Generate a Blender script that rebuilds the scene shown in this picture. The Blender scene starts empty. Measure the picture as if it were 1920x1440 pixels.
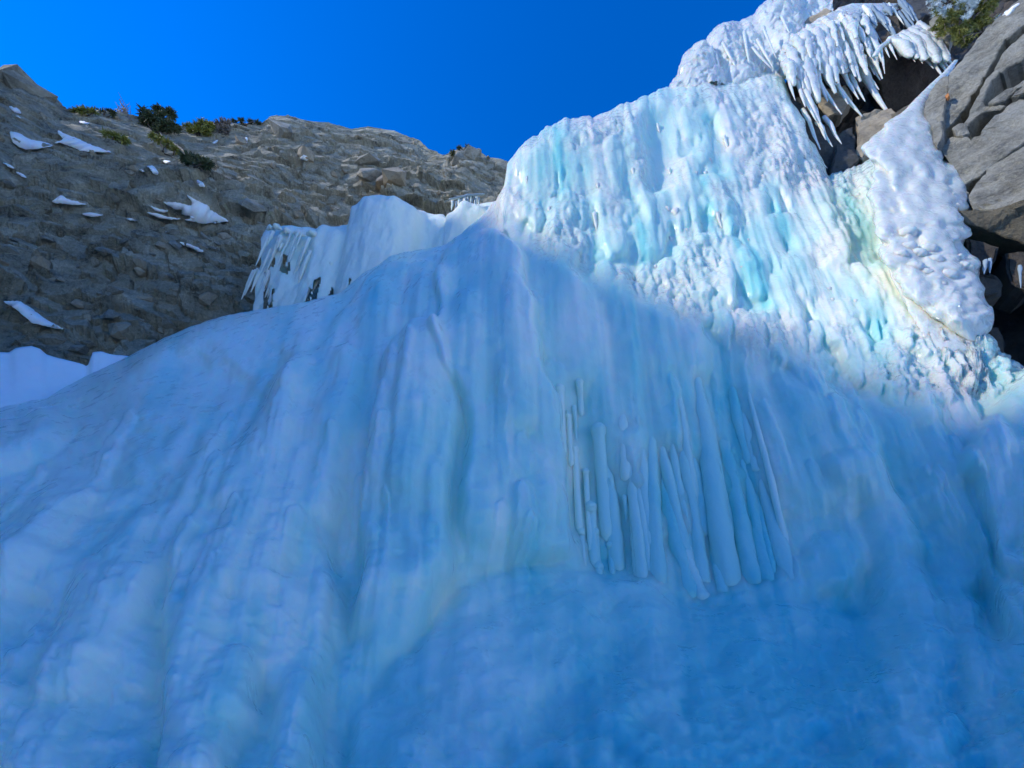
import bpy, bmesh, math, random
import numpy as np
from mathutils import Vector, Matrix
from mathutils.bvhtree import BVHTree

random.seed(11)
rng = np.random.default_rng(11)
SC = bpy.context.scene
COL = SC.collection

# ------------------------------------------------------------------ camera
F, PITCH = 723.0, math.radians(23.4)
CAM = np.array([0.0, 0.0, 1.6])
cam = bpy.data.cameras.new('camera')
cam.sensor_width = 36.0
cam.lens = 36.0 * F / 1920.0
cam.clip_start, cam.clip_end = 0.05, 3000.0
camo = bpy.data.objects.new('camera', cam)
camo.location = CAM
camo.rotation_euler = (math.pi / 2 + PITCH, 0, 0)
COL.objects.link(camo)
SC.camera = camo

# ------------------------------------------------------------------ sky, sun, exposure
SUN_AZ, SUN_EL = math.radians(-104), math.radians(39)      # azimuth from +Y, negative to the left
SUN = np.array([math.sin(SUN_AZ) * math.cos(SUN_EL), math.cos(SUN_AZ) * math.cos(SUN_EL), math.sin(SUN_EL)])
w = bpy.data.worlds.new('World')
SC.world = w
w.use_nodes = True
nt = w.node_tree
bg = nt.nodes['Background']
sky = nt.nodes.new('ShaderNodeTexSky')
sky.sky_type = 'NISHITA'
sky.sun_disc = False
sky.sun_elevation = SUN_EL
sky.sun_rotation = SUN_AZ
sky.altitude = 3500
sky.air_density = 1.6
sky.dust_density = 0.3
sky.ozone_density = 5.0
hs = nt.nodes.new('ShaderNodeHueSaturation')
hs.inputs['Saturation'].default_value = 1.36
hs.inputs['Hue'].default_value = 0.517
hs.inputs['Value'].default_value = 1.0
nt.links.new(sky.outputs[0], hs.inputs['Color'])
nt.links.new(hs.outputs[0], bg.inputs['Color'])
bg.inputs['Strength'].default_value = 0.15
sl = bpy.data.lights.new('sun', 'SUN')
sl.energy = 2.0
sl.angle = math.radians(1.5)
sl.color = (1.0, 0.975, 0.93)
so = bpy.data.objects.new('sun', sl)
so.rotation_euler = Vector(SUN).to_track_quat('Z', 'Y').to_euler()
so.location = (-20, -5, 60)
COL.objects.link(so)
SC.view_settings.view_transform = 'Standard'
SC.view_settings.look = 'None'
SC.view_settings.exposure = 0.85
SC.view_settings.gamma = 1.0
SC.cycles.use_denoising = True
SC.cycles.use_adaptive_sampling = True
SC.cycles.adaptive_threshold = 0.025
SC.cycles.max_bounces = 5
SC.cycles.diffuse_bounces = 4

# ------------------------------------------------------------------ pixel <-> world helpers
CP, SP = math.cos(PITCH), math.sin(PITCH)


def rays(px, py):
    x = (np.asarray(px, float) - 960) / F
    y = (720 - np.asarray(py, float)) / F
    x, y = np.broadcast_arrays(x, y)
    return np.stack([x, CP - SP * y, SP + CP * y], -1)


def at(px, py, Y):
    d = rays(px, py)
    return CAM + d * (np.asarray(Y, float) / d[..., 1])[..., None]


def project(P):
    d = np.asarray(P) - CAM
    f = d[..., 1] * CP + d[..., 2] * SP
    u = -d[..., 1] * SP + d[..., 2] * CP
    return 960 + F * d[..., 0] / f, 720 - F * u / f


# ------------------------------------------------------------------ numpy noise
def _h(ix, iy, iz, seed):
    with np.errstate(over='ignore'):
        h = (ix.astype(np.uint32) * np.uint32(374761393) + iy.astype(np.uint32) * np.uint32(668265263)
             + iz.astype(np.uint32) * np.uint32(2246822519) + np.uint32((seed * 3266489917) & 0xffffffff))
        h = (h ^ (h >> np.uint32(13))) * np.uint32(1274126177)
        h = (h ^ (h >> np.uint32(15))) * np.uint32(2246822519)
        h ^= h >> np.uint32(16)
    return h.astype(np.float64) / 4294967295.0


def vnoise(x, y, z, seed=0):
    x, y, z = np.broadcast_arrays(x, y, z)
    fx, fy, fz = np.floor(x), np.floor(y), np.floor(z)
    ix, iy, iz = fx.astype(np.int64), fy.astype(np.int64), fz.astype(np.int64)
    u, v, t = x - fx, y - fy, z - fz
    u, v, t = [a * a * (3 - 2 * a) for a in (u, v, t)]
    r = 0
    for a in (0, 1):
        for b in (0, 1):
            for c in (0, 1):
                r = r + _h(ix + a, iy + b, iz + c, seed) * (u if a else 1 - u) * (v if b else 1 - v) * (t if c else 1 - t)
    return r * 2 - 1


def fbm(x, y, z, seed=0, n=4, g=0.5):
    r, a = 0, 1.0
    for i in range(n):
        r = r + a * vnoise(x, y, z, seed + i * 7)
        x, y, z, a = x * 2.03 + 3.1, y * 2.03 + 1.7, z * 2.03 + 5.3, a * g
    return r


def facets(x, y, seed, tilt=0.6):
    """angular blocks: each jittered cell has its own height and tilt; returns height, distance to the cell edge"""
    fx, fy = np.floor(x), np.floor(y)
    best = np.full(x.shape, 9e9)
    sec = np.full(x.shape, 9e9)
    out = np.zeros(x.shape)
    z0 = np.zeros(x.shape, np.int64)
    for a in (-1, 0, 1):
        for b in (-1, 0, 1):
            ix, iy = (fx + a).astype(np.int64), (fy + b).astype(np.int64)
            cx = ix + _h(ix, iy, z0, seed)
            cy = iy + _h(ix, iy, z0, seed + 1)
            d = (x - cx) ** 2 + (y - cy) ** 2
            hh = (_h(ix, iy, z0, seed + 2) - .5) * 1.0 + tilt * 2 * ((x - cx) * (_h(ix, iy, z0, seed + 3) - .5) + (y - cy) * (_h(ix, iy, z0, seed + 4) - .5))
            m = d < best
            sec = np.where(m, best, np.minimum(sec, d))
            out = np.where(m, hh, out)
            best = np.where(m, d, best)
    return out, np.sqrt(sec) - np.sqrt(best)


def tps(ctrl, lam=1e-3):
    """thin plate spline through (px, py, value) controls"""
    c = np.array(ctrl, float)
    p = c[:, :2] / 500.0
    n = len(c)

    def U(r2):
        return np.where(r2 > 1e-12, r2 * np.log(np.maximum(r2, 1e-12)), 0)
    K = U(((p[:, None] - p[None]) ** 2).sum(-1)) + lam * np.eye(n)
    Pm = np.concatenate([np.ones((n, 1)), p], 1)
    A = np.zeros((n + 3, n + 3))
    A[:n, :n], A[:n, n:], A[n:, :n] = K, Pm, Pm.T
    s = np.linalg.solve(A, np.concatenate([c[:, 2], np.zeros(3)]))

    def f(px, py):
        x, y = np.asarray(px, float) / 500, np.asarray(py, float) / 500
        r = s[n] + s[n + 1] * x + s[n + 2] * y
        for i in range(n):
            r = r + s[i] * U((x - p[i, 0]) ** 2 + (y - p[i, 1]) ** 2)
        return r
    return f


# ------------------------------------------------------------------ object helpers
def link(name, me, mat=None, parent=None):
    o = bpy.data.objects.new(name, me)
    COL.objects.link(o)
    if mat is not None and len(me.materials) == 0:
        me.materials.append(mat)
    if parent is not None:
        o.parent = parent
        o.matrix_parent_inverse = Matrix.Translation(-parent.location)
    return o


def thing(name, label, cat, loc, group=None):
    o = bpy.data.objects.new(name, None)
    o.location = Vector([float(a) for a in loc])
    o.empty_display_size = 0.3
    COL.objects.link(o)
    o['label'], o['category'] = label, cat
    if group:
        o['group'] = group
    return o


def tag(o, label, cat, group=None):
    o['label'], o['category'] = label, cat
    if group:
        o['group'] = group
    return o


def grid_mesh(name, P, smooth=True, wrap=False, attr=None, flip=False, grain=None):
    """P (rows, cols, 3) -> quad mesh; wrap closes the columns"""
    nv, nu = P.shape[:2]
    idx = np.arange(nv * nu).reshape(nv, nu)
    if wrap:
        idx = np.concatenate([idx, idx[:, :1]], 1)
    q = np.stack([idx[:-1, :-1], idx[:-1, 1:], idx[1:, 1:], idx[1:, :-1]], -1).reshape(-1, 4)
    if flip:
        q = q[:, ::-1]
    me = bpy.data.meshes.new(name)
    n = len(q)
    me.vertices.add(nv * nu)
    me.vertices.foreach_set('co', P.reshape(-1).astype(np.float32))
    me.loops.add(n * 4)
    me.loops.foreach_set('vertex_index', q.reshape(-1).astype(np.int32))
    me.polygons.add(n)
    me.polygons.foreach_set('loop_start', np.arange(0, n * 4, 4, dtype=np.int32))
    me.polygons.foreach_set('loop_total', np.full(n, 4, np.int32))
    me.polygons.foreach_set('use_smooth', np.full(n, smooth))
    me.update(calc_edges=True)
    if attr is not None:
        a = me.attributes.new('clear', 'FLOAT', 'POINT')
        a.data.foreach_set('value', attr.reshape(-1).astype(np.float32))
    if grain is not None:
        a = me.attributes.new('grain', 'FLOAT', 'POINT')
        a.data.foreach_set('value', grain.reshape(-1).astype(np.float32))
    me.validate()
    return me


def normals(P):
    du = np.gradient(P, axis=1)
    dv = np.gradient(P, axis=0)
    n = np.cross(du, dv)
    n /= np.linalg.norm(n, axis=-1, keepdims=True) + 1e-12
    s = np.sign((n * (CAM - P)).sum(-1, keepdims=True))
    return n * np.where(s == 0, 1, s)


def icicle_mesh(path, radii, seg=9, sub=5, lump=0.16, seed=0, flat=1.0):
    """tapered, lumpy rod through 3D path points with a rounded start and a pointed end"""
    path = np.array(path, float)
    n = (len(path) - 1) * sub + 1
    t = np.linspace(0, len(path) - 1, n)
    C = np.stack([np.interp(t, np.arange(len(path)), path[:, k]) for k in range(3)], -1)
    R = np.interp(t, np.linspace(0, len(path) - 1, len(radii)), radii)
    T = np.gradient(C, axis=0)
    T /= np.linalg.norm(T, axis=1, keepdims=True)
    A = np.cross(T, np.array([0, 1.0, 0.05]))
    A /= np.linalg.norm(A, axis=1, keepdims=True) + 1e-9
    B = np.cross(T, A)
    ang = np.linspace(0, 2 * np.pi, seg, endpoint=False)
    rad = R[:, None] * (1 + lump * fbm(ang[None] * 0 + np.cos(ang)[None] * 1.3 + seed, np.sin(ang)[None] * 1.3 + seed * 2.3, t[:, None] * 2.1 / max(1, len(path) - 1) * 3, seed % 97, 3)
                       + lump * .6 * vnoise(t[:, None] * 3.7 + seed, seed * 1.0, 0.0, seed % 91))
    V = C[:, None] + rad[..., None] * (np.cos(ang)[None, :, None] * A[:, None] + flat * np.sin(ang)[None, :, None] * B[:, None])
    cap0 = np.repeat((C[0] - T[0] * R[0] * .6)[None, None], seg, 1)
    cap1 = np.repeat((C[-1] + T[-1] * R[-1] * 1.2)[None, None], seg, 1)
    V = np.concatenate([cap0, V, cap1], 0)
    return grid_mesh('icicle', V, wrap=True)


def loft_mesh(rows, Yf, th, n=56, m=90, rough=0.05, freq=2.2, seed=3, stamps=None, flatback=0.35, attrv=None):
    """closed lofted sheet: rows (py, left px, right px); elliptical section th(py) deep, front towards the camera"""
    rows = np.array(rows, float)
    py = np.linspace(rows[0, 0], rows[-1, 0], m)
    L = np.interp(py, rows[:, 0], rows[:, 1])
    R = np.interp(py, rows[:, 0], rows[:, 2])
    a = np.linspace(0, 2 * np.pi, n, endpoint=False)
    ca, sa = np.cos(a), np.sin(a)
    c, hw = (L + R) / 2, (R - L) / 2
    px = c[:, None] + hw[:, None] * ca[None]
    Yc = np.array([[Yf(x, y) for x in row] for row, y in zip(px, py)])
    t = np.array([th(y) for y in py])[:, None]
    off = np.where(sa > 0, -np.abs(sa) ** .6 * t, np.abs(sa) ** .6 * t * flatback)[...]
    P = at(px, np.repeat(py[:, None], n, 1), Yc + off)
    d = np.zeros(P.shape)
    nse = fbm(P[..., 0] * freq, P[..., 1] * freq, P[..., 2] * freq * .7, seed, 4)
    out = P - at(c, py, Yc.mean(1))[:, None]
    out /= np.linalg.norm(out, axis=-1, keepdims=True) + 1e-6
    sw_ = np.clip(hw / 45, .12, 1)[:, None]
    out = out * sw_[..., None]
    P = P + out * (nse * rough)[..., None]
    cr, _ = facets(px / 11 + .3 * fbm(px / 9, np.repeat(py[:, None], n, 1) / 9, 0., 7, 2), np.repeat(py[:, None], n, 1) / 14, 507 + seed, .9)
    P = P + out * (cr * rough * .7 * (sa > 0))[..., None]
    if stamps is not None:
        P = P + out * (stamps(px, np.repeat(py[:, None], n, 1)) * (sa > 0))[..., None]
    ce = P.mean(1, keepdims=True)
    P = np.concatenate([np.repeat(ce[:1], n, 1), P, np.repeat(ce[-1:], n, 1)], 0)
    return grid_mesh('ice_sheet', P, wrap=True)


# ------------------------------------------------------------------ materials
def new_mat(name):
    m = bpy.data.materials.new(name)
    m.use_nodes = True
    return m, m.node_tree, m.node_tree.nodes['Principled BSDF']


def N(t, kind, **kw):
    n = t.nodes.new('ShaderNode' + kind)
    for k, v in kw.items():
        if k in n.inputs:
            n.inputs[k].default_value = v
        else:
            setattr(n, k, v)
    return n


def ramp(t, pts, src, interp='LINEAR'):
    r = t.nodes.new('ShaderNodeValToRGB')
    r.color_ramp.interpolation = interp
    while len(r.color_ramp.elements) < len(pts):
        r.color_ramp.elements.new(0.5)
    for e, (p, c) in zip(r.color_ramp.elements, pts):
        e.position, e.color = p, (*c, 1)
    t.links.new(src, r.inputs[0])
    return r


def noise_node(t, vec, scale, detail=5, rough=.55, mscale=(1, 1, 1), dist=0.0):
    mp = N(t, 'Mapping')
    mp.inputs['Scale'].default_value = mscale
    t.links.new(vec, mp.inputs[0])
    n = N(t, 'TexNoise', Scale=scale, Detail=detail, Roughness=rough, Distortion=dist)
    t.links.new(mp.outputs[0], n.inputs['Vector'])
    return n


def math_node(t, op, a, b):
    n = t.nodes.new('ShaderNodeMath')
    n.operation = op
    for i, v in enumerate((a, b)):
        if isinstance(v, (int, float)):
            n.inputs[i].default_value = v
        else:
            t.links.new(v, n.inputs[i])
    return n.outputs[0]


def ice_mat(name, milky, clear, use_attr=False, bump=1.0, rough=.25, sss=.5, grain=.5, coat=.6, depth=.32):
    m, t, b = new_mat(name)
    tc = N(t, 'TexCoord').outputs['Object']
    s1 = noise_node(t, tc, 1.1, 6, .6, (1.0, 1.0, .16), .6)
    s2 = noise_node(t, tc, 4.0, 5, .6, (1.0, 1.0, .10))
    s3 = noise_node(t, tc, .55, 4, .55)
    f = math_node(t, 'ADD', math_node(t, 'MULTIPLY', s1.outputs[0], .62), math_node(t, 'MULTIPLY', s2.outputs[0], .13))
    f = math_node(t, 'ADD', f, math_node(t, 'MULTIPLY', s3.outputs[0], .35))
    if use_attr:
        f = math_node(t, 'ADD', f, N(t, 'Attribute', attribute_name='clear').outputs['Fac'])
        gr = N(t, 'Attribute', attribute_name='grain').outputs['Fac']
    else:
        v = N(t, 'Value')
        v.outputs[0].default_value = grain
        gr = v.outputs[0]
    lite = [a * .35 + c * .65 for a, c in zip(milky, clear)]
    r = ramp(t, [(.42, milky), (.64, [a * .6 + c * .4 for a, c in zip(milky, clear)]), (.86, lite), (1.0, clear)], f)
    # pale bubble flecks in granular ice, plus a sunlit tone mixed into its colour
    fl = noise_node(t, tc, 16, 6, .75)
    fr_ = ramp(t, [(.50, (0, 0, 0)), (.68, (1, 1, 1))], fl.outputs[0])
    mx = N(t, 'MixRGB')
    ff_ = math_node(t, 'ADD', math_node(t, 'MULTIPLY', fr_.outputs[0], .55), .35)
    cl_ = N(t, 'Clamp')
    t.links.new(math_node(t, 'ADD', math_node(t, 'MULTIPLY', ff_, gr), math_node(t, 'MULTIPLY', fr_.outputs[0], .06)), cl_.inputs[0])
    t.links.new(cl_.outputs[0], mx.inputs[0])
    t.links.new(r.outputs[0], mx.inputs[1])
    mx.inputs[2].default_value = (.72, .74, .67, 1)
    t.links.new(mx.outputs[0], b.inputs['Base Color'])
    b.inputs['IOR'].default_value = 1.31
    b.subsurface_method = 'RANDOM_WALK'
    b.inputs['Subsurface Weight'].default_value = sss
    b.inputs['Subsurface Radius'].default_value = (.3, .65, 1.0)
    b.inputs['Subsurface Scale'].default_value = depth
    rr = ramp(t, [(.3, (rough * .6,) * 3), (.7, (rough * 1.9,) * 3)], s2.outputs[0])
    t.links.new(rr.outputs[0], b.inputs['Roughness'])
    n1 = noise_node(t, tc, 5, 4, .6, (1, 1, .35))
    n2 = noise_node(t, tc, 26, 4, .65, (1, 1, .8))
    h2 = math_node(t, 'MULTIPLY', n2.outputs[0], math_node(t, 'ADD', math_node(t, 'MULTIPLY', gr, .03), .004))
    hgt = math_node(t, 'ADD', math_node(t, 'MULTIPLY', n1.outputs[0], .017), h2)
    bp = N(t, 'Bump', Strength=.8 * bump, Distance=1.0)
    t.links.new(hgt, bp.inputs['Height'])
    t.links.new(bp.outputs[0], b.inputs['Normal'])
    # wet glaze
    b.inputs['Coat Weight'].default_value = coat
    b.inputs['Coat Roughness'].default_value = .16
    b.inputs['Coat IOR'].default_value = 1.5
    hs_ = None
    for sc_, am in ((4.5, .8), (10.0, .42)):
        vo = N(t, 'TexVoronoi', Scale=sc_)
        t.links.new(tc, vo.inputs['Vector'])
        h_ = math_node(t, 'MULTIPLY', math_node(t, 'POWER', vo.outputs['Distance'], 2.0), -am)
        hs_ = h_ if hs_ is None else math_node(t, 'ADD', hs_, h_)
    n3 = noise_node(t, tc, 6, 4, .6)
    cm = noise_node(t, tc, 5.0, 3, .6)
    cmr = ramp(t, [(.49, (0, 0, 0)), (.56, (1, 1, 1))], cm.outputs[0])
    cg = math_node(t, 'MULTIPLY', cmr.outputs[0], gr)
    t.links.new(math_node(t, 'MULTIPLY', math_node(t, 'ADD', math_node(t, 'MULTIPLY', cg, .75), .25), coat), b.inputs['Coat Weight'])
    hs_ = math_node(t, 'ADD', math_node(t, 'MULTIPLY', hs_, cg), math_node(t, 'MULTIPLY', n3.outputs[0], .018))
    b2 = N(t, 'Bump', Strength=1.0, Distance=1.0)
    t.links.new(hs_, b2.inputs['Height'])
    t.links.new(b2.outputs[0], b.inputs['Coat Normal'])
    return m


def rock_mat(name, cols, scale=1.0, bump=1.0, lichen=None, spots=.0):
    m, t, b = new_mat(name)
    tc = N(t, 'TexCoord').outputs['Object']
    a = noise_node(t, tc, .55 * scale, 6, .62, (1, 1, 1.3), .5)
    c = noise_node(t, tc, 6 * scale, 8, .7)
    f = math_node(t, 'ADD', math_node(t, 'MULTIPLY', a.outputs[0], .6), math_node(t, 'MULTIPLY', c.outputs[0], .4))
    k = len(cols)
    r = ramp(t, [(.34 + .32 * i / (k - 1), cc) for i, cc in enumerate(cols)], f)
    last = r.outputs[0]
    if lichen:
        l1 = noise_node(t, tc, 2.3 * scale, 7, .7)
        lr = ramp(t, [(.56, (0, 0, 0)), (.66, (1, 1, 1))], l1.outputs[0])
        mx = N(t, 'MixRGB')
        t.links.new(math_node(t, 'MULTIPLY', lr.outputs[0], .7), mx.inputs[0])
        t.links.new(last, mx.inputs[1])
        mx.inputs[2].default_value = (*lichen, 1)
        last = mx.outputs[0]
    # dark joints
    v = N(t, 'TexVoronoi', feature='DISTANCE_TO_EDGE', Scale=1.6 * scale)
    mp = N(t, 'Mapping')
    mp.inputs['Rotation'].default_value = (.3, .5, .7)
    mp.inputs['Scale'].default_value = (1, 1.6, .55)
    wob = N(t, 'MixRGB')
    wob.inputs[0].default_value = .12
    t.links.new(tc, wob.inputs[1])
    t.links.new(c.outputs['Color'], wob.inputs[2])
    t.links.new(wob.outputs[0], mp.inputs[0])
    t.links.new(mp.outputs[0], v.inputs['Vector'])
    vr = ramp(t, [(.0, (.0, .0, .0)), (.035, (1, 1, 1))], v.outputs['Distance'])
    t.links.new(last, b.inputs['Base Color'])
    b.inputs['Roughness'].default_value = .85
    n2 = noise_node(t, tc, 14 * scale, 8, .72)
    hgt = math_node(t, 'ADD', math_node(t, 'MULTIPLY', n2.outputs[0], .10 / scale), math_node(t, 'MULTIPLY', c.outputs[0], .14 / scale))
    hgt = math_node(t, 'ADD', hgt, math_node(t, 'MULTIPLY', vr.outputs[0], .008 / scale))
    bp = N(t, 'Bump', Strength=.9 * bump, Distance=1.0)
    t.links.new(hgt, bp.inputs['Height'])
    t.links.new(bp.outputs[0], b.inputs['Normal'])
    return m


def plain_mat(name, c1, c2, scale=6, rough=.8, bump=.02, sss=0.0):
    m, t, b = new_mat(name)
    tc = N(t, 'TexCoord').outputs['Object']
    a = noise_node(t, tc, scale, 6, .6)
    r = ramp(t, [(.35, c1), (.65, c2)], a.outputs[0])
    t.links.new(r.outputs[0], b.inputs['Base Color'])
    b.inputs['Roughness'].default_value = rough
    b.inputs['Subsurface Weight'].default_value = sss
    b.inputs['Subsurface Scale'].default_value = .05
    bp = N(t, 'Bump', Strength=.6, Distance=1.0)
    t.links.new(math_node(t, 'MULTIPLY', a.outputs[0], bump), bp.inputs['Height'])
    t.links.new(bp.outputs[0], b.inputs['Normal'])
    return m


M_ICE = ice_mat('blue_ice', (.92, .93, .765), (.25, .70, .65), True, 1.0, .28, .8, .5, 1.0, .32)
M_ICE_C = ice_mat('column_ice', (.92, .93, .765), (.25, .70, .65), True, 1.0, .28, 0.0, .5, 1.0)
M_ICE_W = ice_mat('white_ice', (.76, .765, .67), (.60, .68, .62), False, .8, .2, .8, .6, 1.0, .16)
M_ICE_L = ice_mat('frosted_ice', (.93, .95, .78), (.66, .82, .72), False, 1.0, .4, .4, .35, .3)
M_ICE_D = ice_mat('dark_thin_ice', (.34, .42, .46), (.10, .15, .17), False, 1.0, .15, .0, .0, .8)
M_SNOW = plain_mat('snow', (.90, .91, .88), (.94, .94, .90), 3, .7, .04, .3)
M_HILL = rock_mat('hill_rock', [(.06, .055, .04), (.37, .335, .24), (.55, .49, .35), (.82, .75, .56)], 1.4, 1.7, (.42, .42, .25))
M_HILL2 = rock_mat('hill_block', [(.16, .15, .12), (.38, .35, .27), (.52, .48, .38)], 1.2, 1.0, (.22, .22, .16))
M_CLIFF = rock_mat('cliff_rock', [(.12, .115, .09), (.34, .325, .26), (.54, .52, .43)], 2.6, 1.3, (.48, .46, .34))
M_CLIFF_DARK = rock_mat('cliff_dark_rock', [(.03, .03, .028), (.07, .068, .06), (.12, .115, .10)], 1.2, .9)  # cliff rock darkened in colour to stand for shade in cracks and cave
M_TAN = rock_mat('tan_rock', [(.20, .165, .115), (.38, .31, .21), (.50, .42, .29)], 1.8, .6)
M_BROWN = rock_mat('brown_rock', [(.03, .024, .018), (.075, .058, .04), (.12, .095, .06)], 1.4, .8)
M_OCHRE = rock_mat('ochre_rock', [(.07, .06, .04), (.20, .165, .10), (.30, .25, .15)], 1.6, 1.0)
M_BARK = plain_mat('bark', (.06, .045, .03), (.14, .11, .08), 30, .9)
M_DEAD = plain_mat('dead_wood', (.20, .17, .14), (.32, .28, .23), 30, .9)
M_NEED = plain_mat('pine_needles', (.13, .15, .025), (.34, .33, .07), 3.0, .6)
M_NEED2 = plain_mat('dark_needles', (.04, .065, .025), (.12, .14, .06), 2.0, .7)
M_FROST = plain_mat('frosted_needles', (.55, .66, .64), (.80, .86, .86), 3.0, .7)
M_LICHEN = plain_mat('orange_lichen', (.45, .16, .04), (.55, .24, .08), 20, .9)


# ------------------------------------------------------------------ raster of relief for the main ice
RX0, RX1, RY0, RY1, RS = -360, 2300, 40, 1860, 2.5
rx = np.arange(RX0, RX1, RS)
ry = np.arange(RY0, RY1, RS)
GX, GY = np.meshgrid(rx.astype(float), ry.astype(float))
VPX, VPY = 980.0, -950.0                 # where plumb lines meet


def sample(R, px, py):
    u = np.clip((np.asarray(px) - RX0) / RS, 0, len(rx) - 1.001)
    v = np.clip((np.asarray(py) - RY0) / RS, 0, len(ry) - 1.001)
    i, j = u.astype(int), v.astype(int)
    a, b = u - i, v - j
    return (R[j, i] * (1 - a) + R[j, i + 1] * a) * (1 - b) + (R[j + 1, i] * (1 - a) + R[j + 1, i + 1] * a) * b


def stamp(R, pts, rad, H, off=0.0, flat=.5):
    pts = np.array(pts, float)
    rad = np.broadcast_to(np.array(rad, float), (len(pts),)) if np.ndim(rad) == 0 or len(np.atleast_1d(rad)) != len(pts) else np.array(rad, float)
    rm = rad.max()
    i0 = max(0, int((pts[:, 0].min() - rm - RX0) / RS)); i1 = min(len(rx), int((pts[:, 0].max() + rm - RX0) / RS) + 2)
    j0 = max(0, int((pts[:, 1].min() - rm - RY0) / RS)); j1 = min(len(ry), int((pts[:, 1].max() + rm - RY0) / RS) + 2)
    if i1 <= i0 or j1 <= j0:
        return
    X, Y = GX[j0:j1, i0:i1], GY[j0:j1, i0:i1]
    best = np.full(X.shape, 9.0)
    for k in range(len(pts) - 1):
        d = pts[k + 1] - pts[k]
        t = np.clip(((X - pts[k, 0]) * d[0] + (Y - pts[k, 1]) * d[1]) / max(1e-6, d @ d), 0, 1)
        r = rad[k] + (rad[k + 1] - rad[k]) * t
        q = np.hypot(X - pts[k, 0] - t * d[0], Y - pts[k, 1] - t * d[1]) / np.maximum(r, .5)
        best = np.minimum(best, q)
    h = np.where(best < 1, off + H * np.maximum(0, 1 - best ** 2) ** flat, 0)
    R[j0:j1, i0:i1] = np.maximum(R[j0:j1, i0:i1], h)


def blur(R, k):
    k = max(1, int(round(k * 3 / RS)))
    for ax in (0, 1):
        for _ in range(2):
            p = np.concatenate([np.repeat(np.take(R, [0], ax), k, ax), R, np.repeat(np.take(R, [-1], ax), k, ax)], ax)
            c = np.cumsum(np.concatenate([np.zeros_like(np.take(p, [0], ax)), p], ax), ax)
            n = R.shape[ax]
            R = (np.take(c, range(2 * k + 1, 2 * k + 1 + n), ax) - np.take(c, range(n), ax)) / (2 * k + 1)
    return R


def inside(poly, X, Y):
    p = np.array(poly, float)
    r = np.zeros(X.shape, bool)
    j = len(p) - 1
    for i in range(len(p)):
        c = ((p[i, 1] > Y) != (p[j, 1] > Y))
        xx = (p[j, 0] - p[i, 0]) * (Y - p[i, 1]) / (p[j, 1] - p[i, 1] + 1e-9) + p[i, 0]
        r ^= c & (X < xx)
        j = i
    return r


def plumb(x, y):
    d = np.array([x - VPX, y - VPY])
    return d / np.linalg.norm(d)


# base depth (forward metres) of the main ice, read off where its foot, ledges and rim stand
CTRL = [(-300, 1840, 2.05), (300, 1840, 2.05), (960, 1840, 2.05), (1600, 1840, 2.0), (2250, 1840, 1.8),
        (-300, 1540, 2.9), (0, 1540, 2.9), (500, 1540, 2.95), (960, 1540, 2.9), (1500, 1540, 2.9), (1920, 1540, 2.7), (2250, 1540, 2.5),
        (-300, 1250, 3.4), (0, 1250, 3.6), (350, 1250, 3.7), (640, 1280, 4.1), (960, 1250, 4.2), (1300, 1250, 4.4), (1700, 1250, 4.1), (1920, 1250, 3.7), (2250, 1250, 3.2),
        (860, 1110, 5.2), (1100, 1090, 6.0), (1300, 1130, 5.8), (1580, 1140, 5.4), (1850, 1170, 4.7),
        (1100, 1050, 6.2), (1300, 1075, 6.05), (1550, 1080, 5.7),
        (-300, 1000, 4.2), (0, 1000, 4.6), (300, 1000, 4.7), (600, 1000, 5.2), (900, 1000, 5.6), (1900, 1000, 4.9), (2250, 1000, 4.0),
        (-300, 850, 5.2), (0, 850, 5.6), (300, 800, 6.2), (600, 800, 6.6), (900, 800, 6.6), (1100, 800, 7.0), (1400, 800, 6.6), (1700, 800, 5.8), (1920, 800, 5.2), (2250, 850, 4.3),
        (-300, 800, 6.6), (0, 765, 7.2), (240, 680, 8.6), (360, 620, 9.5), (470, 600, 9.8), (650, 560, 10), (830, 470, 10.2),
        (600, 650, 8.2), (800, 620, 8.0), (1000, 600, 7.8), (1300, 600, 7.5), (1600, 650, 6.6), (1800, 680, 5.9), (1920, 700, 5.6), (2250, 800, 4.7),
        (900, 420, 10), (1000, 450, 8.9), (1200, 450, 8.6), (1450, 450, 8.0), (1600, 450, 7.6), (1700, 450, 7.2),
        (960, 320, 9.7), (1050, 240, 9.8), (1200, 200, 9.8), (1300, 170, 9.9), (1450, 140, 10), (1480, 200, 9.6), (1550, 330, 8.9), (1640, 310, 8.5)]
YF = tps(CTRL, 2e-3)
TOP = np.array([(-360, 830), (-150, 800), (0, 764), (90, 746), (160, 706), (240, 669), (300, 641), (360, 613), (420, 593), (470, 583), (560, 569), (640, 549),
                (680, 512), (730, 479), (780, 468), (830, 460), (860, 441), (900, 406), (930, 376), (946, 352), (953, 312), (975, 285), (1000, 262), (1030, 240),
                (1060, 226), (1100, 221), (1140, 213), (1170, 198), (1200, 190), (1240, 171), (1265, 164), (1330, 158), (1400, 144), (1450, 130), (1462, 142),
                (1480, 187), (1500, 222), (1520, 267), (1550, 330), (1580, 322), (1620, 306), (1640, 300), (1700, 310), (1750, 345), (1790, 455), (1815, 560),
                (1842, 648), (1880, 668), (1920, 692), (2000, 742), (2150, 800), (2300, 850)], float)

# chandelier limit: rough ice above, coloured for sunlight, smoother ice below
CH = np.interp(GX, [800, 930, 1000, 1140, 1280, 1400, 1500, 1700, 1850, 2000], [300, 430, 470, 530, 600, 660, 720, 770, 760, 760])
up = np.clip((CH - GY) / 60 + .5, 0, 1)
YR = YF(GX, GY)
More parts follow.
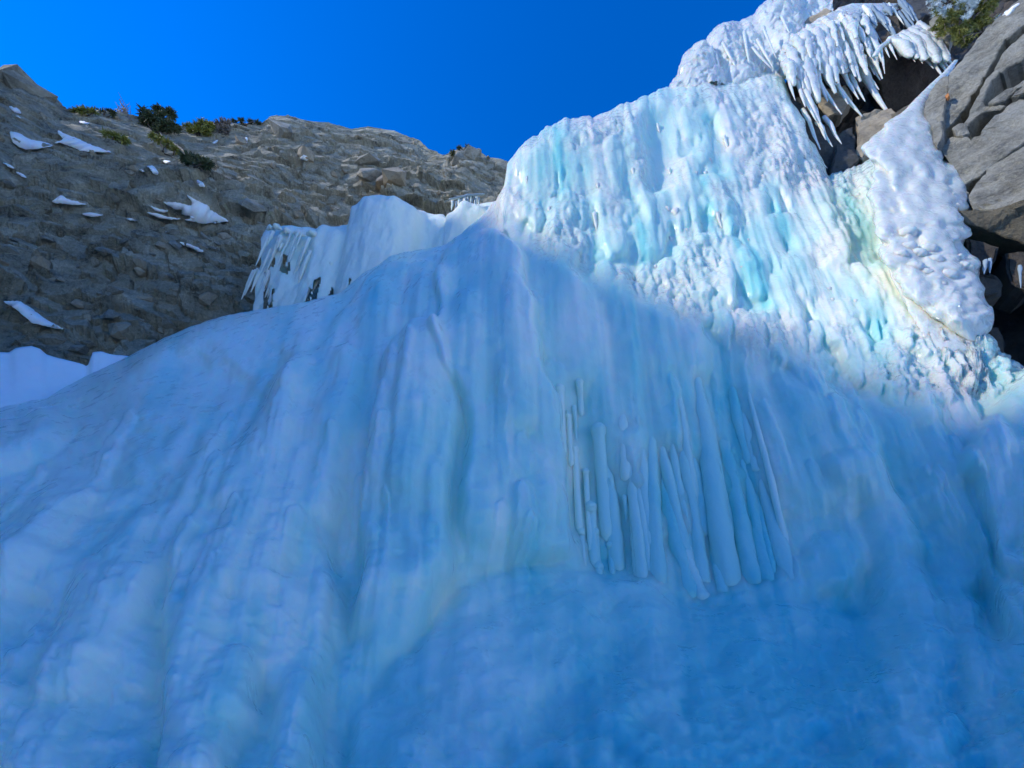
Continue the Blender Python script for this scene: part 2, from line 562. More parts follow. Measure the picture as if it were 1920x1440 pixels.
# A: broad soft columns
RA = np.zeros(GX.shape)
for k in range(620):
    x, y = rng.uniform(-340, 2280), rng.uniform(330, 1300)
    if y > 1060 and 840 < x < 1950:
        continue
    if y < np.interp(x, TOP[:, 0], TOP[:, 1]) + 25:
        continue
    g = plumb(x, y)
    if x < 700:
        g = g + np.array([-.18, 0]) * np.clip((700 - x) / 500, 0, 1)
    L = rng.uniform(120, 520)
    r = rng.uniform(14, 62) * (1.3 if y > 850 else 1)
    sc = float(YF(x, y)) / F
    stamp(RA, [(x, y), (x + g[0] * L * .5, y + g[1] * L * .5), (x + g[0] * L, y + g[1] * L)], [r * .55, r, r * .7], r * sc * rng.uniform(.22, .6), rng.uniform(0, .05))
RA = .55 * blur(RA, 5) + .45 * blur(RA, 2)
# B: chandelier lumps with drip tips
RB = np.zeros(GX.shape)
CLU = fbm(GX / 95, GY / 80, 0.0, 77, 3)              # where the lumps cluster; smooth clear panels between
lim = lambda x: np.interp(x, [930, 1000, 1140, 1280, 1400, 1500, 1700, 1850], [430, 470, 530, 600, 660, 720, 770, 740])
SMOOTH = [[(1205, 215), (1262, 205), (1270, 345), (1212, 368)], [(1285, 395), (1370, 400), (1385, 470), (1300, 480)], [(1560, 350), (1645, 340), (1650, 520), (1590, 480)], [(1400, 430), (1420, 430), (1440, 520), (1410, 540)], [(1080, 370), (1110, 380), (1100, 440), (1070, 430)]]
SMR = np.zeros(GX.shape)
for q_ in SMOOTH:
    SMR = np.maximum(SMR, inside(q_, GX, GY))
for k in range(150):
    x, y = rng.uniform(940, 1750), rng.uniform(170, 700)
    if y > lim(x) - 30 or float(sample(SMR, x, y)) > .5:
        continue
    g = plumb(x, y)
    r = rng.uniform(20, 44)
    L = r * rng.uniform(.2, 1.6)
    stamp(RB, [(x, y), (x + g[0] * L, y + g[1] * L)], [r, r * .6], r * .012 * rng.uniform(.4, .9), rng.uniform(0, .16))
for k in range(7000):
    x, y = rng.uniform(900, 1900), rng.uniform(130, 790)
    if y > lim(x) + rng.normal(0, 22):
        continue
    if float(sample(SMR, x, y)) > .5:
        continue
    c_ = float(sample(CLU, x, y))
    if c_ < -.34 + .6 * max(0, (y - lim(x) + 120) / 120) and rng.random() < .93:
        continue
    if x > 1480 and y < 430 and rng.random() < .5:
        continue
    g = plumb(x, y)
    r = rng.choice([rng.uniform(3.5, 9), rng.uniform(9, 20)], p=[.8, .2])
    L = r * (rng.uniform(.2, 1.8) if rng.random() < .68 else rng.uniform(1.8, 5))
    sc = float(sample(YR, x, y)) / F
    up0 = float(sample(RB, x, y)) * .7
    stamp(RB, [(x, y), (x + g[0] * L * .35, y + g[1] * L * .35), (x + g[0] * L, y + g[1] * L)], [r * .8, r, max(2.0, r * .3)], r * sc * rng.uniform(.5, 1.1), up0 + rng.uniform(0, .09))
# lumpy ledges with rims
LED = [[(1240, 385), (1290, 360), (1350, 360), (1400, 372)], [(1290, 480), (1340, 470), (1365, 480)], [(1420, 440), (1450, 430), (1500, 430), (1540, 440)],
       [(1450, 545), (1500, 530), (1560, 530), (1600, 560)], [(1540, 590), (1600, 585), (1680, 590)], [(1300, 215), (1350, 200), (1400, 215)], [(1400, 260), (1440, 250), (1480, 290)],
       [(1380, 300), (1430, 300)], [(1440, 330), (1480, 330)], [(1060, 260), (1110, 250), (1180, 235), (1235, 205)], [(1130, 300), (1160, 280), (1200, 262)]]
for p in LED:
    stamp(RB, p, 26, .30, .1)
    q = [(a + plumb(a, b)[0] * 60, b + plumb(a, b)[1] * 60) for a, b in p]
    for a, b in zip(p, q):
        for e in range(3):
            o = rng.uniform(-22, 22)
            stamp(RB, [(a[0] + o, a[1] + 5), (b[0] + o, b[1] + rng.uniform(-25, 40))], [14, 4], .22, .14)
RB = (blur(RB, 1) * .5 + RB * .5) * .42
GRAIN = np.clip(.62 + CLU * 1.3, .15, 1.15) * np.clip(up * 1.5, 0, 1)
# C: overlapping sheets, raised
RC = np.zeros(GX.shape)
SHEETS = [([(520, 690), (450, 800), (375, 930), (335, 1050), (318, 1200), (300, 1860), (560, 1860), (600, 1440), (622, 1250), (640, 1000), (690, 800), (700, 660), (600, 640)], .2, 8),
          ([(790, 610), (735, 655), (712, 760), (700, 880), (680, 960), (640, 1290), (770, 1260), (850, 1110), (862, 800), (850, 640)], .30, 4),
          ([(830, 470), (900, 415), (990, 470), (1010, 600), (1040, 750), (1060, 900), (1068, 1060), (870, 1090), (860, 1000), (868, 820), (815, 640)], .34, 4),
          ([(860, 1092), (885, 1085), (950, 1058), (1100, 1078), (1300, 1128), (1600, 1145), (1900, 1215), (2300, 1250), (2300, 1860), (560, 1860), (640, 1390), (720, 1280), (800, 1185)], .15, 12),
          ([(655, 552), (730, 486), (826, 466), (820, 560), (800, 600), (745, 640), (650, 660), (560, 700), (600, 640)], .22, 4),
          ([(-360, 1060), (60, 1065), (150, 965), (300, 922), (322, 1100), (290, 1860), (-360, 1860)], .10, 10),
          ([(-360, 800), (0, 775), (120, 760), (180, 790), (130, 860), (0, 905), (-360, 960)], .22, 9),
          ([(90, 960), (200, 925), (300, 930), (215, 985), (110, 1000)], .05, 5),
          ([(1480, 1010), (1560, 990), (1600, 1020), (1640, 1090), (1600, 1140), (1500, 1130)], .16, 8),
          ([(1750, 905), (1800, 930), (1850, 1030), (1900, 1130), (2300, 1180), (2300, 700), (1900, 700)], .26, 5),
          ([(1520, 860), (1640, 855), (1690, 1000), (1560, 990)], .2, 5)]
FADE = {(790, 610): 1290, (830, 470): 1110, (1520, 860): 1000, (655, 552): 700}
for poly, dlt, k in SHEETS:
    mk = inside(poly, GX + 12 * fbm(GX / 60, GY / 60, 0.0, 5, 3), GY + 9 * fbm(GX / 50, GY / 50, 3.0, 9, 3)).astype(float)
    s = blur(mk, k)
    s = np.clip((s - .5) * 2, 0, 1)
    if poly[0] in FADE:
        s = s * np.clip((FADE[poly[0]] - GY) / 170, 0, 1)
    RC = RC + dlt * s * s * (3 - 2 * s)
LAP = np.zeros(GX.shape)
for k in range(60):
    x, y = rng.uniform(60, 1850), rng.uniform(560, 1020)
    if 1040 < x < 1240 or y < np.interp(x, TOP[:, 0], TOP[:, 1]) + 90:
        continue
    g = plumb(x, y)
    g = g + np.array([-.18, 0]) * np.clip((700 - x) / 500, 0, 1)
    L, wd = rng.uniform(60, 260), rng.uniform(10, 34)
    poly = [(x, y), (x + wd * .5, y - wd * .4), (x + wd, y + 8), (x + wd * 1.1 + g[0] * L * .6, y + g[1] * L * .6), (x + wd * .5 + g[0] * L, y + g[1] * L), (x - wd * .1 + g[0] * L * .6, y + g[1] * L * .6)]
    m_ = inside(poly, GX + 5 * fbm(GX / 22, GY / 40, k * 1.0, 15, 3), GY)
    LAP += .05 * m_ * np.clip((y + L - GY) / L, 0, 1)
RC += .5 * blur(LAP, 1) + .5 * LAP
# alcove in the middle
ALC = inside([(1056, 690), (1100, 650), (1125, 760), (1160, 900), (1205, 1000), (1230, 1096), (1150, 1086), (1078, 1074), (1068, 900), (1050, 770)], GX + 10 * fbm(GX / 40, GY / 40, 0.0, 65, 3), GY).astype(float)
ALC = np.clip((blur(ALC, 9) - .1) / .8, 0, 1)
FIN = blur(inside([(1190, 700), (1420, 690), (1490, 1090), (1330, 1126), (1230, 1095)], GX, GY).astype(float), 10)
GRX = (GX - VPX) / (GY - VPY) * 1670
fine = fbm(GRX / 26, GY / 230, 0.0, 21, 3) * .036 + fbm(GRX / 9, GY / 90, 1.0, 31, 3) * (.004 + .012 * up)
lump = fbm(GRX / 12, GY / 17, 0.0, 41, 4)
apron = blur(inside(SHEETS[3][0], GX, GY).astype(float), 8)
sug, _ = facets(GRX / 7.5 + .3 * fbm(GX / 9, GY / 9, 0.0, 401, 2), GY / 9.5, 403, .9)
sug2, _ = facets(GRX / 17 + .3 * fbm(GX / 20, GY / 20, 0.0, 405, 2), GY / 26, 407, .9)
flank = blur(inside([(-360, 780), (0, 740), (640, 520), (700, 560), (560, 680), (430, 800), (330, 960), (120, 940), (-360, 1080)], GX, GY).astype(float), 12)
RA = RA * (1 - .8 * flank)
REL = (.036 * sug + .045 * sug2) * GRAIN * up + RC + RA * (1 - .8 * up) * (1 - .85 * apron) + RB * np.clip(up * 1.4, 0, 1) + fine * (1 - .6 * apron) * (1 - .8 * flank) + lump * .05 * up * np.clip(.4 + CLU, 0, 1) + fbm(GX / 130, GY / 90, 2.0, 51, 4) * .10
REL += -.36 * ALC * np.clip((GY - 660) / 260, 0, 1) - .16 * FIN
SMM = np.zeros(GX.shape)
for q_ in SMOOTH[1:]:
    m_ = blur(inside(q_, GX, GY).astype(float), 4)
    GRAIN *= 1 - .6 * m_
    SMM += m_
SMO = blur(inside([(1200, 212), (1264, 204), (1270, 345), (1212, 366)], GX, GY).astype(float), 4)
REL = REL * (1 - SMO) + (-.12) * SMO
GRAIN *= 1 - .9 * SMO
# how clear (blue) or bubbly (milky) the ice is
CLR = .10 * np.clip((GX - 700) / 900, -1, 1) - .16 * np.clip((800 - GX) / 700, 0, 1) + .30 * apron * np.clip((GX - 700) / 700, 0, 1) + .20 * FIN + .30 * ALC + .10 * SMO + .02 * up + .22 * up * np.clip(-CLU, 0, .6) - .05 * (blur(RC, 2) > .25) * (1 - apron)
CLR = CLR + .16 * SMM + .24 * fbm(GRX / 48, GY / 330, 7.0, 61, 3) + .08 * fbm(GRX / 16, GY / 200, 9.0, 67, 3) + .15 * fbm(GX / 110, GY / 130, 3.0, 63, 4)


def fall_point(px, py, out=0.0):
    """a point on the built face of the main fall, pushed out towards the open by out metres"""
    return at(px, py, float(YF(px, py)) - float(sample(REL, px, py)) * .9 - out)


# ------------------------------------------------------------------ frozen waterfall
fall = thing('frozen_waterfall', 'huge blue frozen waterfall of smooth columns below and glittering white lumps above', 'frozen waterfall', (0.5, 6.0, 1.0))
px = np.arange(-340, 2290, 2.4)
top = np.interp(px, TOP[:, 0], TOP[:, 1]) + np.interp(px, [850, 960], [.25, 1]) * (3.0 * vnoise(px / 14, 0.0, 0.0, 3) + 2.0 * vnoise(px / 5, 0.0, 0.0, 4))
ns = 640
s = np.linspace(0, 1, ns)
PY = 1840 + (top[None] - 1840) * s[:, None] ** .92
PX = np.repeat(px[None], ns, 0)
Y0 = YF(PX, PY)
dtop = PY - top[None]
roll = np.clip(1 - dtop / 46, 0, 1)
Y0 = Y0 + .9 * (1 - np.sqrt(np.maximum(0, 1 - roll ** 2)))
P = at(PX, PY, Y0)
Nn = normals(P)
Nn = Nn * .6 + np.array([0, -1.0, .15]) * .4
Nn /= np.linalg.norm(Nn, axis=-1, keepdims=True)
P = P + Nn * (sample(REL, PX, PY) * (1 - .6 * roll ** 2))[..., None]
sk = []
for k in range(1, 9):
    sk.append(P[-1] + np.array([0, .35, .12]) * k + np.array([0, .06, -.09]) * k * k)
P = np.concatenate([P, np.array(sk)], 0)
CL = np.concatenate([sample(CLR, PX, PY), np.repeat(sample(CLR, PX[-1:], PY[-1:]), 8, 0)], 0)
GRN = np.concatenate([sample(GRAIN, PX, PY), np.repeat(sample(GRAIN, PX[-1:], PY[-1:]), 8, 0)], 0)
link('ice_wall', grid_mesh('ice_wall', P, attr=CL, flip=True, grain=GRN), M_ICE, fall)

def set_clear(me, v):
    a = me.attributes.new('clear', 'FLOAT', 'POINT')
    a.data.foreach_set('value', np.full(len(me.vertices), v, np.float32))
    return me


# long columns right of the alcove
COLS = [[(1126, 830), (1146, 930), (1158, 1070), 13], [(1160, 735), (1166, 800), (1176, 900), 12], [(1215, 725), (1218, 860), (1234, 1098), 13],
        [(1236, 880), (1262, 1000), (1292, 1122), 14], [(1212, 730), (1245, 860), (1290, 1060), 10], [(1300, 695), (1328, 850), (1366, 1105), 18],
        [(1345, 780), (1378, 930), (1412, 1100), 14], [(1388, 850), (1414, 980), (1442, 1096), 13], [(1412, 835), (1446, 970), (1482, 1096), 13],
        [(1266, 980), (1292, 1060), (1318, 1128), 12], [(1262, 700), (1280, 800), (1306, 960), 9], 
        [(1180, 860), (1190, 960), (1200, 1085), 10], [(1330, 1000), (1344, 1060), (1356, 1115), 9], [(1255, 790), (1270, 900), (1296, 1030), 8]]
for k in range(12):
    x, y = rng.uniform(1170, 1400), rng.uniform(680, 840)
    g = plumb(x, y)
    L = min(rng.uniform(160, 380), (1095 - y) / g[1])
    COLS.append([(x, y), (x + g[0] * L * .5 + rng.uniform(-5, 5), y + g[1] * L * .5), (x + g[0] * L, y + g[1] * L), rng.uniform(5, 12)])
for i, c in enumerate(COLS):
    r = c[-1]
    sc = float(YF(*c[1])) / F
    q_ = r * sc
    pts = [fall_point(x, y, -q_ * kk) for kk, (x, y) in zip((1.6, .6, .9), c[:-1])]
    m = [pts[0], (pts[0] + pts[1]) / 2, pts[1], (pts[1] + pts[2]) / 2, pts[2]]
    me = icicle_mesh(m, [q_ * k for k in (.6, .95, 1.05, 1.0, 1.05)], 14, 8, .13, i + 3, 1.15)
    link('ice_column', set_clear(me, float(sample(CLR, *c[1])) - .06), M_ICE_C, fall)
# heads and stubs in the alcove
BULB = [(1050, 728, 10, 120), (1086, 716, 8, 60), (1122, 806, 15, 200), (1108, 950, 11, 110), (1090, 996, 7, 70), (1117, 996, 7, 70), (1144, 1022, 7, 52), (1122, 1062, 9, 14), (1078, 842, 8, 150), (1098, 884, 7, 150), (1066, 780, 7, 90)]
for i, (x, y, r, L) in enumerate(BULB):
    sc = (float(YF(x, y)) - .1) / F
    g = plumb(x, y)
    q_ = r * sc
    zz = np.array([0, 0, q_])
    a = fall_point(x, y, q_ * .35)
    b = fall_point(x + g[0] * L, y + g[1] * L, 0)
    md = fall_point(x + g[0] * L * .5, y + g[1] * L * .5, 0)
    link('ice_bulb', set_clear(icicle_mesh([a + zz * 1.0, a + zz * .82, a + zz * .45, a, a - zz * 1.1, md, b], [q_ * .15, q_ * .55, q_ * .88, q_ * 1.0, q_ * .8, q_ * .75, q_ * .8], 14, 4, .08, i + 50), float(sample(CLR, x, y)) - .1), M_ICE_C, fall)
# thin hanging drips inside the alcove
for i in range(14):
    x = rng.uniform(1058, 1215)
    y = rng.uniform(700, 980)
    if not inside([(1056, 690), (1100, 660), (1125, 760), (1160, 900), (1205, 1000), (1230, 1096), (1080, 1070), (1068, 900), (1050, 770)], np.array(x), np.array(y)):
        continue
    a = fall_point(x, y, .04)
    L = rng.uniform(.3, 1.1)
    r = rng.uniform(.025, .06)
    link('icicle', set_clear(icicle_mesh([a, a - np.array([0, .03, L * .5]), a - np.array([0, .05, L])], [r, r * .8, r * .15], 8, 5, .35, i + 1300), float(sample(CLR, x, y))), M_ICE_C, fall)
# drips hanging on the lumpy upper part
DRIP = [(1350, 395, 45, 6), (1265, 395, 85, 9), (1250, 390, 75, 7), (1345, 400, 55, 5), (1405, 290, 45, 6), (1455, 470, 30, 4), (1470, 480, 35, 4), (1560, 560, 30, 4), (1430, 330, 50, 6),
        (1330, 300, 50, 6), (1165, 260, 45, 5), (1115, 400, 70, 6), (1030, 390, 50, 5), (1500, 330, 60, 5), (1390, 250, 40, 6)]
for k in range(34):
    DRIP.append((rng.uniform(980, 1620), 0, rng.uniform(22, 60), rng.uniform(3, 6)))
for i, (x, y, L, r) in enumerate(DRIP):
    if y == 0:
        y = rng.uniform(np.interp(x, TOP[:, 0], TOP[:, 1]) + 40, np.interp(x, [930, 1140, 1400, 1700], [400, 480, 610, 690]))
    g = plumb(x, y)
    sc = float(YF(x, y)) / F
    a = fall_point(x, y, .02)
    b = a + np.array([0, -.01, -1]) * L * sc * 1.15
    link('icicle', icicle_mesh([a, (a + b) / 2, b], [r * sc, r * sc * .75, r * sc * .12], 8, 4, .2, i + 120), M_ICE_W, fall)

# ------------------------------------------------------------------ hillside (polar sheet round the camera)
CREST = [(0, 145), (22, 160), (30, 146), (50, 150), (65, 163), (90, 176), (125, 208), (160, 207), (215, 211), (260, 220), (300, 227), (340, 236), (420, 231), (495, 230),
         (510, 218), (540, 216), (560, 223), (620, 232), (660, 243), (690, 238), (740, 245), (785, 265), (800, 280), (830, 292), (845, 285), (870, 276), (890, 279), (910, 293),
         (950, 302), (1000, 312), (1100, 330), (1300, 380)]
cd = rays(np.array([c[0] for c in CREST]), np.array([c[1] for c in CREST]))
caz = np.degrees(np.arctan2(cd[:, 0], cd[:, 1]))
cel = np.degrees(np.arctan2(cd[:, 2], np.hypot(cd[:, 0], cd[:, 1])))
AZC = np.concatenate([[-175, -150, -125, -114, -106.5, -102.5, -98.5, -94.5, -92, -89, -84, -79, -72], caz])
ELC = np.concatenate([[8, 22, 36, 44.8, 46.2, 46.2, 46.1, 46.0, 46.3, 48.2, 48.0, 45, 41.5], cel])
az = np.concatenate([np.arange(-170, -68, .5), np.arange(-68, 24, .11)])
elc = np.radians(np.interp(az, AZC, ELC) + np.where(az < -70, .55 * fbm(az / 2.2, 0., 0., 55, 4), 0))
r1 = np.interp(az, [-170, -110, -86, -65, -40, -10, 25], [40, 40, 40, 40, 33, 27, 25])
r0 = np.interp(az, [-170, -90, -56, -30, 0, 25], [10, 11.5, 15.5, 15, 14.5, 14.5])
z0 = np.interp(az, [-170, -56, -30, 0, 25], [0, 1.0, 3.5, 6, 6])
z1 = CAM[2] + r1 * np.tan(elc)
tt = np.concatenate([np.linspace(-.06, 1, 420), 1 + np.linspace(.01, .5, 14)])
tc_ = np.clip(tt, None, 1)
bulge = np.sin(np.clip(tc_, 0, 1) * np.pi) * .0
R_ = r0[None] + (r1 - r0)[None] * tt[:, None]
Z_ = z0[None] + (z1 - z0)[None] * tc_[:, None] - np.clip(tt[:, None] - 1, 0, None) * (r1 - r0)[None] * .25
A_ = np.radians(np.repeat(az[None], len(tt), 0))
HP = np.stack([R_ * np.sin(A_), R_ * np.cos(A_), Z_], -1)
hn = normals(HP)
S_ = np.radians(az)[None] * 24 + 0 * R_
T_ = tt[:, None] * np.hypot(r1 - r0, z1 - z0)[None]
S2, T2 = (S_ * .9 - T_ * .42) * .62, T_ * .9 + .42 * S_
d1, e1 = facets(S2 / 4.2 + .25 * fbm(S_ / 3, T_ / 3, 0., 8, 3), T2 / 3.0 + .25 * fbm(S_ / 3, T_ / 3, 4., 9, 3), 71, .9)
d2, e2 = facets(S2 / 1.5 + .3 * fbm(S_, T_, 0., 18, 2), T2 / 1.0 + .3 * fbm(S_, T_, 4., 19, 2), 81, .9)
d3, e3 = facets(S2 / .55, T2 / .42, 91, .9)
disp = 1.1 * d1 + .6 * d2 + .32 * d3 - .2 * (e2 < .05) + .8 * fbm(S_ / 7, T_ / 7, 1., 28, 3)
edge = np.clip((1 - tt[:, None]) / .03, 0.35, 1) * np.clip(1.4 - tt[:, None], 0, 1)
HP = HP + hn * (disp * edge * np.interp(az, [-100, -80], [.4, 1])[None])[..., None]
hill_me = grid_mesh('hillside', HP, smooth=False)
hill = link('hillside', hill_me, M_HILL)
hill['kind'] = 'structure'
nu = HP.shape[1]
idx = np.arange(HP.shape[0] * nu).reshape(HP.shape[:2])
q = np.stack([idx[:-1, :-1], idx[:-1, 1:], idx[1:, 1:], idx[1:, :-1]], -1).reshape(-1, 4)
BV = BVHTree.FromPolygons(HP.reshape(-1, 3).tolist(), q.tolist())


def hill_hit(px, py):
    d = Vector(rays(px, py))
    h = BV.ray_cast(Vector(CAM), d.normalized())
    return h


# loose blocks and outcrops on the hillside
def rock_variant(seed):
    r = random.Random(seed)
    bm = bmesh.new()
    pts = []
    for k in range(22):
        v = Vector((r.gauss(0, 1), r.gauss(0, 1), r.gauss(0, 1))).normalized()
        v = Vector((v.x * 1.0, v.y * r.uniform(.6, .9), v.z * r.uniform(.45, .75))) * r.uniform(.8, 1.1)
        pts.append(bm.verts.new(v))
    res = bmesh.ops.convex_hull(bm, input=bm.verts)
    for v in [v for v in bm.verts if not v.link_faces]:
        bm.verts.remove(v)
    me = bpy.data.meshes.new('rock')
    bm.to_mesh(me)
    bm.free()
    me.materials.append(M_HILL2 if seed % 3 else M_TAN)
    return me


RV = [rock_variant(k) for k in range(9)]
n_r = 0
HROCK = [(525, 250, 1.6, 2), (575, 293, .9, 0), (455, 268, .8, 3), (700, 330, 1.6, 4), (720, 345, 1.5, 6), (690, 300, 1.3, 7), (740, 335, 1.3, 3), (865, 300, 1.3, 8), (880, 290, 1.2, 1),
         (390, 560, .5, 3), (100, 640, .5, 2), (145, 655, .4, 4), (230, 620, .6, 3), (380, 462, .3, 6), (470, 385, .9, 7), (500, 450, .6, 8), (35, 155, 1.6, 2), (60, 170, 1.5, 5)]
for k in range(210):
    HROCK.append((rng.uniform(-60, 960), rng.uniform(160, 660), rng.uniform(.14, .42), k % 9))
for (x, y, sz, v) in HROCK:
    loc, nrm, fi, dist = hill_hit(x, y)
    if loc is None or dist > 75:
        continue
    o = bpy.data.objects.new('rock', RV[v])
    COL.objects.link(o)
    o.location = loc - nrm * sz * .15
    o.rotation_euler = (random.uniform(-.5, .5), random.uniform(-.5, .5) + .5, random.uniform(0, 6.3))
    o.scale = (sz, sz, sz * random.uniform(.7, 1))
    o.parent = hill
    n_r += 1


# snow lying on hillside ledges
def snow_patch(poly):
    p = np.array(poly, float)
    q_ = []
    for i in range(len(p)):
        a, b = p[i], p[(i + 1) % len(p)]
        m = max(2, int(np.hypot(*(b - a)) / 3.5))
        for k in range(m):
            q_.append(a + (b - a) * k / m)
    q_ = np.array(q_)
    for _ in range(2):
        q_ = .5 * q_ + .25 * np.roll(q_, 1, 0) + .25 * np.roll(q_, -1, 0)
    cen = q_.mean(0)
    q_ = cen + (q_ - cen) * 1.12 + rng.normal(0, .55, q_.shape)
    D = []
    for x, y in q_:
        h = hill_hit(x, y)
        D.append(h[3] if h[0] is not None else np.nan)
    D = np.array(D)
    D = np.where(np.isnan(D), np.nanmedian(D), D)
    D = np.clip(D, np.median(D) - 3, np.median(D) + 2)
    Ds = D.copy()
    for _ in range(8):
        Ds = .4 * Ds + .3 * np.roll(Ds, 1) + .3 * np.roll(Ds, -1)
    Ds = np.minimum(Ds, D) - .30
    d = rays(q_[:, 0], q_[:, 1])
    d = d / np.linalg.norm(d, axis=-1, keepdims=True)
    Pt = CAM + d * Ds[:, None]
    Bk = CAM + d * (D + .5)[:, None]
    bm = bmesh.new()
    f = [bm.verts.new(v) for v in Pt]
    b = [bm.verts.new(v) for v in Bk]
    top_ = bm.faces.new(f)
    for i in range(len(f)):
        j = (i + 1) % len(f)
        bm.faces.new((f[j], f[i], b[i], b[j]))
    bmesh.ops.triangulate(bm, faces=[top_])
    for fc in bm.faces:
        fc.smooth = True
    me = bpy.data.meshes.new('snow_patch')
    bm.to_mesh(me)
    bm.free()
    return link('snow_patch', me, M_SNOW)


SG = 'snow patches on the hillside ledges'
PATCH = [([(20, 247), (40, 252), (55, 262), (75, 265), (98, 272), (72, 278), (45, 279), (28, 268)], 'broad white snow patch on the hillside, farther left of the two under the bare ridge'),
         ([(112, 245), (122, 252), (140, 258), (170, 272), (205, 284), (178, 284), (150, 281), (125, 270), (104, 268), (124, 262), (112, 252)], 'long forked snow patch on the hillside below the ridge, left of the leaning shrubs'),
         ([(147, 226), (168, 230), (166, 233), (150, 231)], 'tiny snow patch just under the smooth ridge top'),
         ([(16, 198), (36, 205), (41, 213), (30, 212)], 'small snow patch high on the bare rounded ridge'),
         ([(28, 214), (41, 220), (38, 222), (29, 218)], 'smallest snow patch under another small one near the rounded ridge'),
         ([(98, 379), (116, 367), (130, 375), (161, 383), (140, 384), (115, 381)], 'white wedge of snow alone on the mid hillside rock'),
         ([(153, 400), (170, 399), (194, 403), (175, 406), (163, 405)], 'thin flat snow patch just below a snow wedge on hillside'),
         ([(235, 409), (250, 410), (260, 414), (245, 414)], 'short sliver of snow between two larger hillside patches'),
         ([(310, 380), (340, 382), (362, 388), (358, 376), (348, 366), (372, 380), (392, 388), (388, 392), (410, 405), (424, 413), (378, 417), (345, 410), (368, 406), (340, 400), (365, 397), (330, 392)], 'largest snow patch, arrow-shaped, in the middle of the rocky hillside'),
         ([(282, 386), (300, 392), (316, 394), (310, 399), (290, 395)], 'narrow snow strip against the left of the arrow-shaped patch'),
         ([(277, 399), (295, 400), (318, 408), (340, 409), (320, 412), (298, 409)], 'low snow strip under the left end of the arrow-shaped patch'),
         ([(308, 433), (318, 435), (322, 439), (312, 437)], 'speck of snow below the arrow-shaped hillside patch'),
         ([(337, 453), (350, 456), (370, 464), (382, 471), (372, 472), (362, 466), (345, 461)], 'thin snow strip above a brown rock, lowest on the hillside'),
         ([(10, 567), (42, 568), (60, 580), (85, 598), (116, 615), (90, 612), (60, 604), (35, 582)], 'long tapering snow strip just above the snow bank at the foot'),
         ([(274, 312), (286, 310), (298, 324), (292, 329), (282, 318)], 'small snow scrap beside a pointed one under the shrubs'),
         ([(260, 316), (270, 319), (272, 323), (262, 321)], 'tiny snow scrap left of a pointed one under the shrubs'),
         ([(368, 336), (378, 340), (386, 350), (374, 350)], 'small snow scrap near the green tuft on the hillside'),
         ([(305, 301), (318, 302), (328, 306), (318, 311), (310, 306)], 'faint snow scrap at the root of the leaning shrub trunk'),
         ([(5, 304), (27, 314), (25, 317), (8, 308)], 'short snow streak at the far left of the hillside'),
         ([(28, 321), (46, 328), (51, 335), (40, 331)], 'small snow streak ending in a point, far left of hillside'),
         ([(560, 628 - 330), (574, 287), (580, 300), (570, 301)], 'sunlit white snow speck below the pale outcrop on the ridge'),
         ([(452, 264), (463, 256), (465, 269), (455, 270)], 'sunlit snow speck on the ridge left of the pale outcrop'),
         ([(396, 267), (410, 262), (408, 268), (399, 270)], 'sunlit snow speck near the yellowish shrub on the ridge')]
for poly, lab in PATCH:
    o = snow_patch(poly)
    if o:
        tag(o, lab, 'snow patch', SG)

# ------------------------------------------------------------------ ground and snow bank
n = 60
gx = np.sign(np.linspace(-1, 1, n)) * np.abs(np.linspace(-1, 1, n)) ** 3 * 900
GXX, GYY = np.meshgrid(gx, gx)
gz = -.25 + .12 * vnoise(GXX * .3, GYY * .3, 0., 3) - np.clip(-GYY, 0, 30) * .12 - np.clip(GYY - 12, 0, 200) * .02
g = link('ground', grid_mesh('ground', np.stack([GXX, GYY, gz], -1)), M_SNOW)
g['kind'] = 'structure'

nx, nyy = 120, 40
bx = np.linspace(-220, 262, nx)
btop = np.interp(bx, [-220, -60, 0, 18, 30, 60, 75, 88, 110, 135, 155, 160, 166, 172, 190, 215, 240, 262], [655, 660, 657, 658, 650, 647, 652, 664, 672, 678, 684, 688, 684, 662, 660, 668, 669, 672])
vv = np.linspace(0, 1, nyy)
BPY = 800 + (btop[None] - 800) * vv[:, None]
BPX = np.repeat(bx[None], nyy, 0)
BY = np.interp(BPX, [-220, 0, 262], [6.6, 7.5, 9.2]) + vv[:, None] * np.interp(bx, [-220, 262], [1.6, 1.0])[None]
BP = at(BPX, BPY, BY)
BP[..., 2] += .05 * fbm(BP[..., 0] * .9, BP[..., 1] * 1.6, 0., 7, 3)
ext = np.stack([BP[-1] + np.array([0, .3, -.15]) * k for k in range(1, 6)], 0)
o = link('snow_bank', grid_mesh('snow_bank', np.concatenate([BP, ext], 0)), M_SNOW)
tag(o, 'smooth white snow bank between the hillside foot and the blue ice shoulder', 'snow bank')


# ------------------------------------------------------------------ generic relief for the smaller ice tiers
def relief(px, top, bot, Yfun, ns, disp, roll_px=30, roll_d=.8, back=1.4, flipn=True):
    s = np.linspace(0, 1, ns)
    PYg = bot[None] + (top - bot)[None] * s[:, None]
    PXg = np.repeat(px[None], ns, 0)
    ro = np.clip(1 - (PYg - top[None]) / roll_px, 0, 1)
    P = at(PXg, PYg, Yfun(PXg, PYg) + roll_d * (1 - np.sqrt(np.maximum(0, 1 - ro ** 2))))
    nn = normals(P)
    P = P + nn * (disp(PXg, PYg, P) * (1 - .6 * ro ** 2))[..., None]
    sk = [P[-1] + np.array([0, back / 8, .02]) * k + np.array([0, .02, -.06]) * k * k for k in range(1, 9)]
    return np.concatenate([P, np.array(sk)], 0)


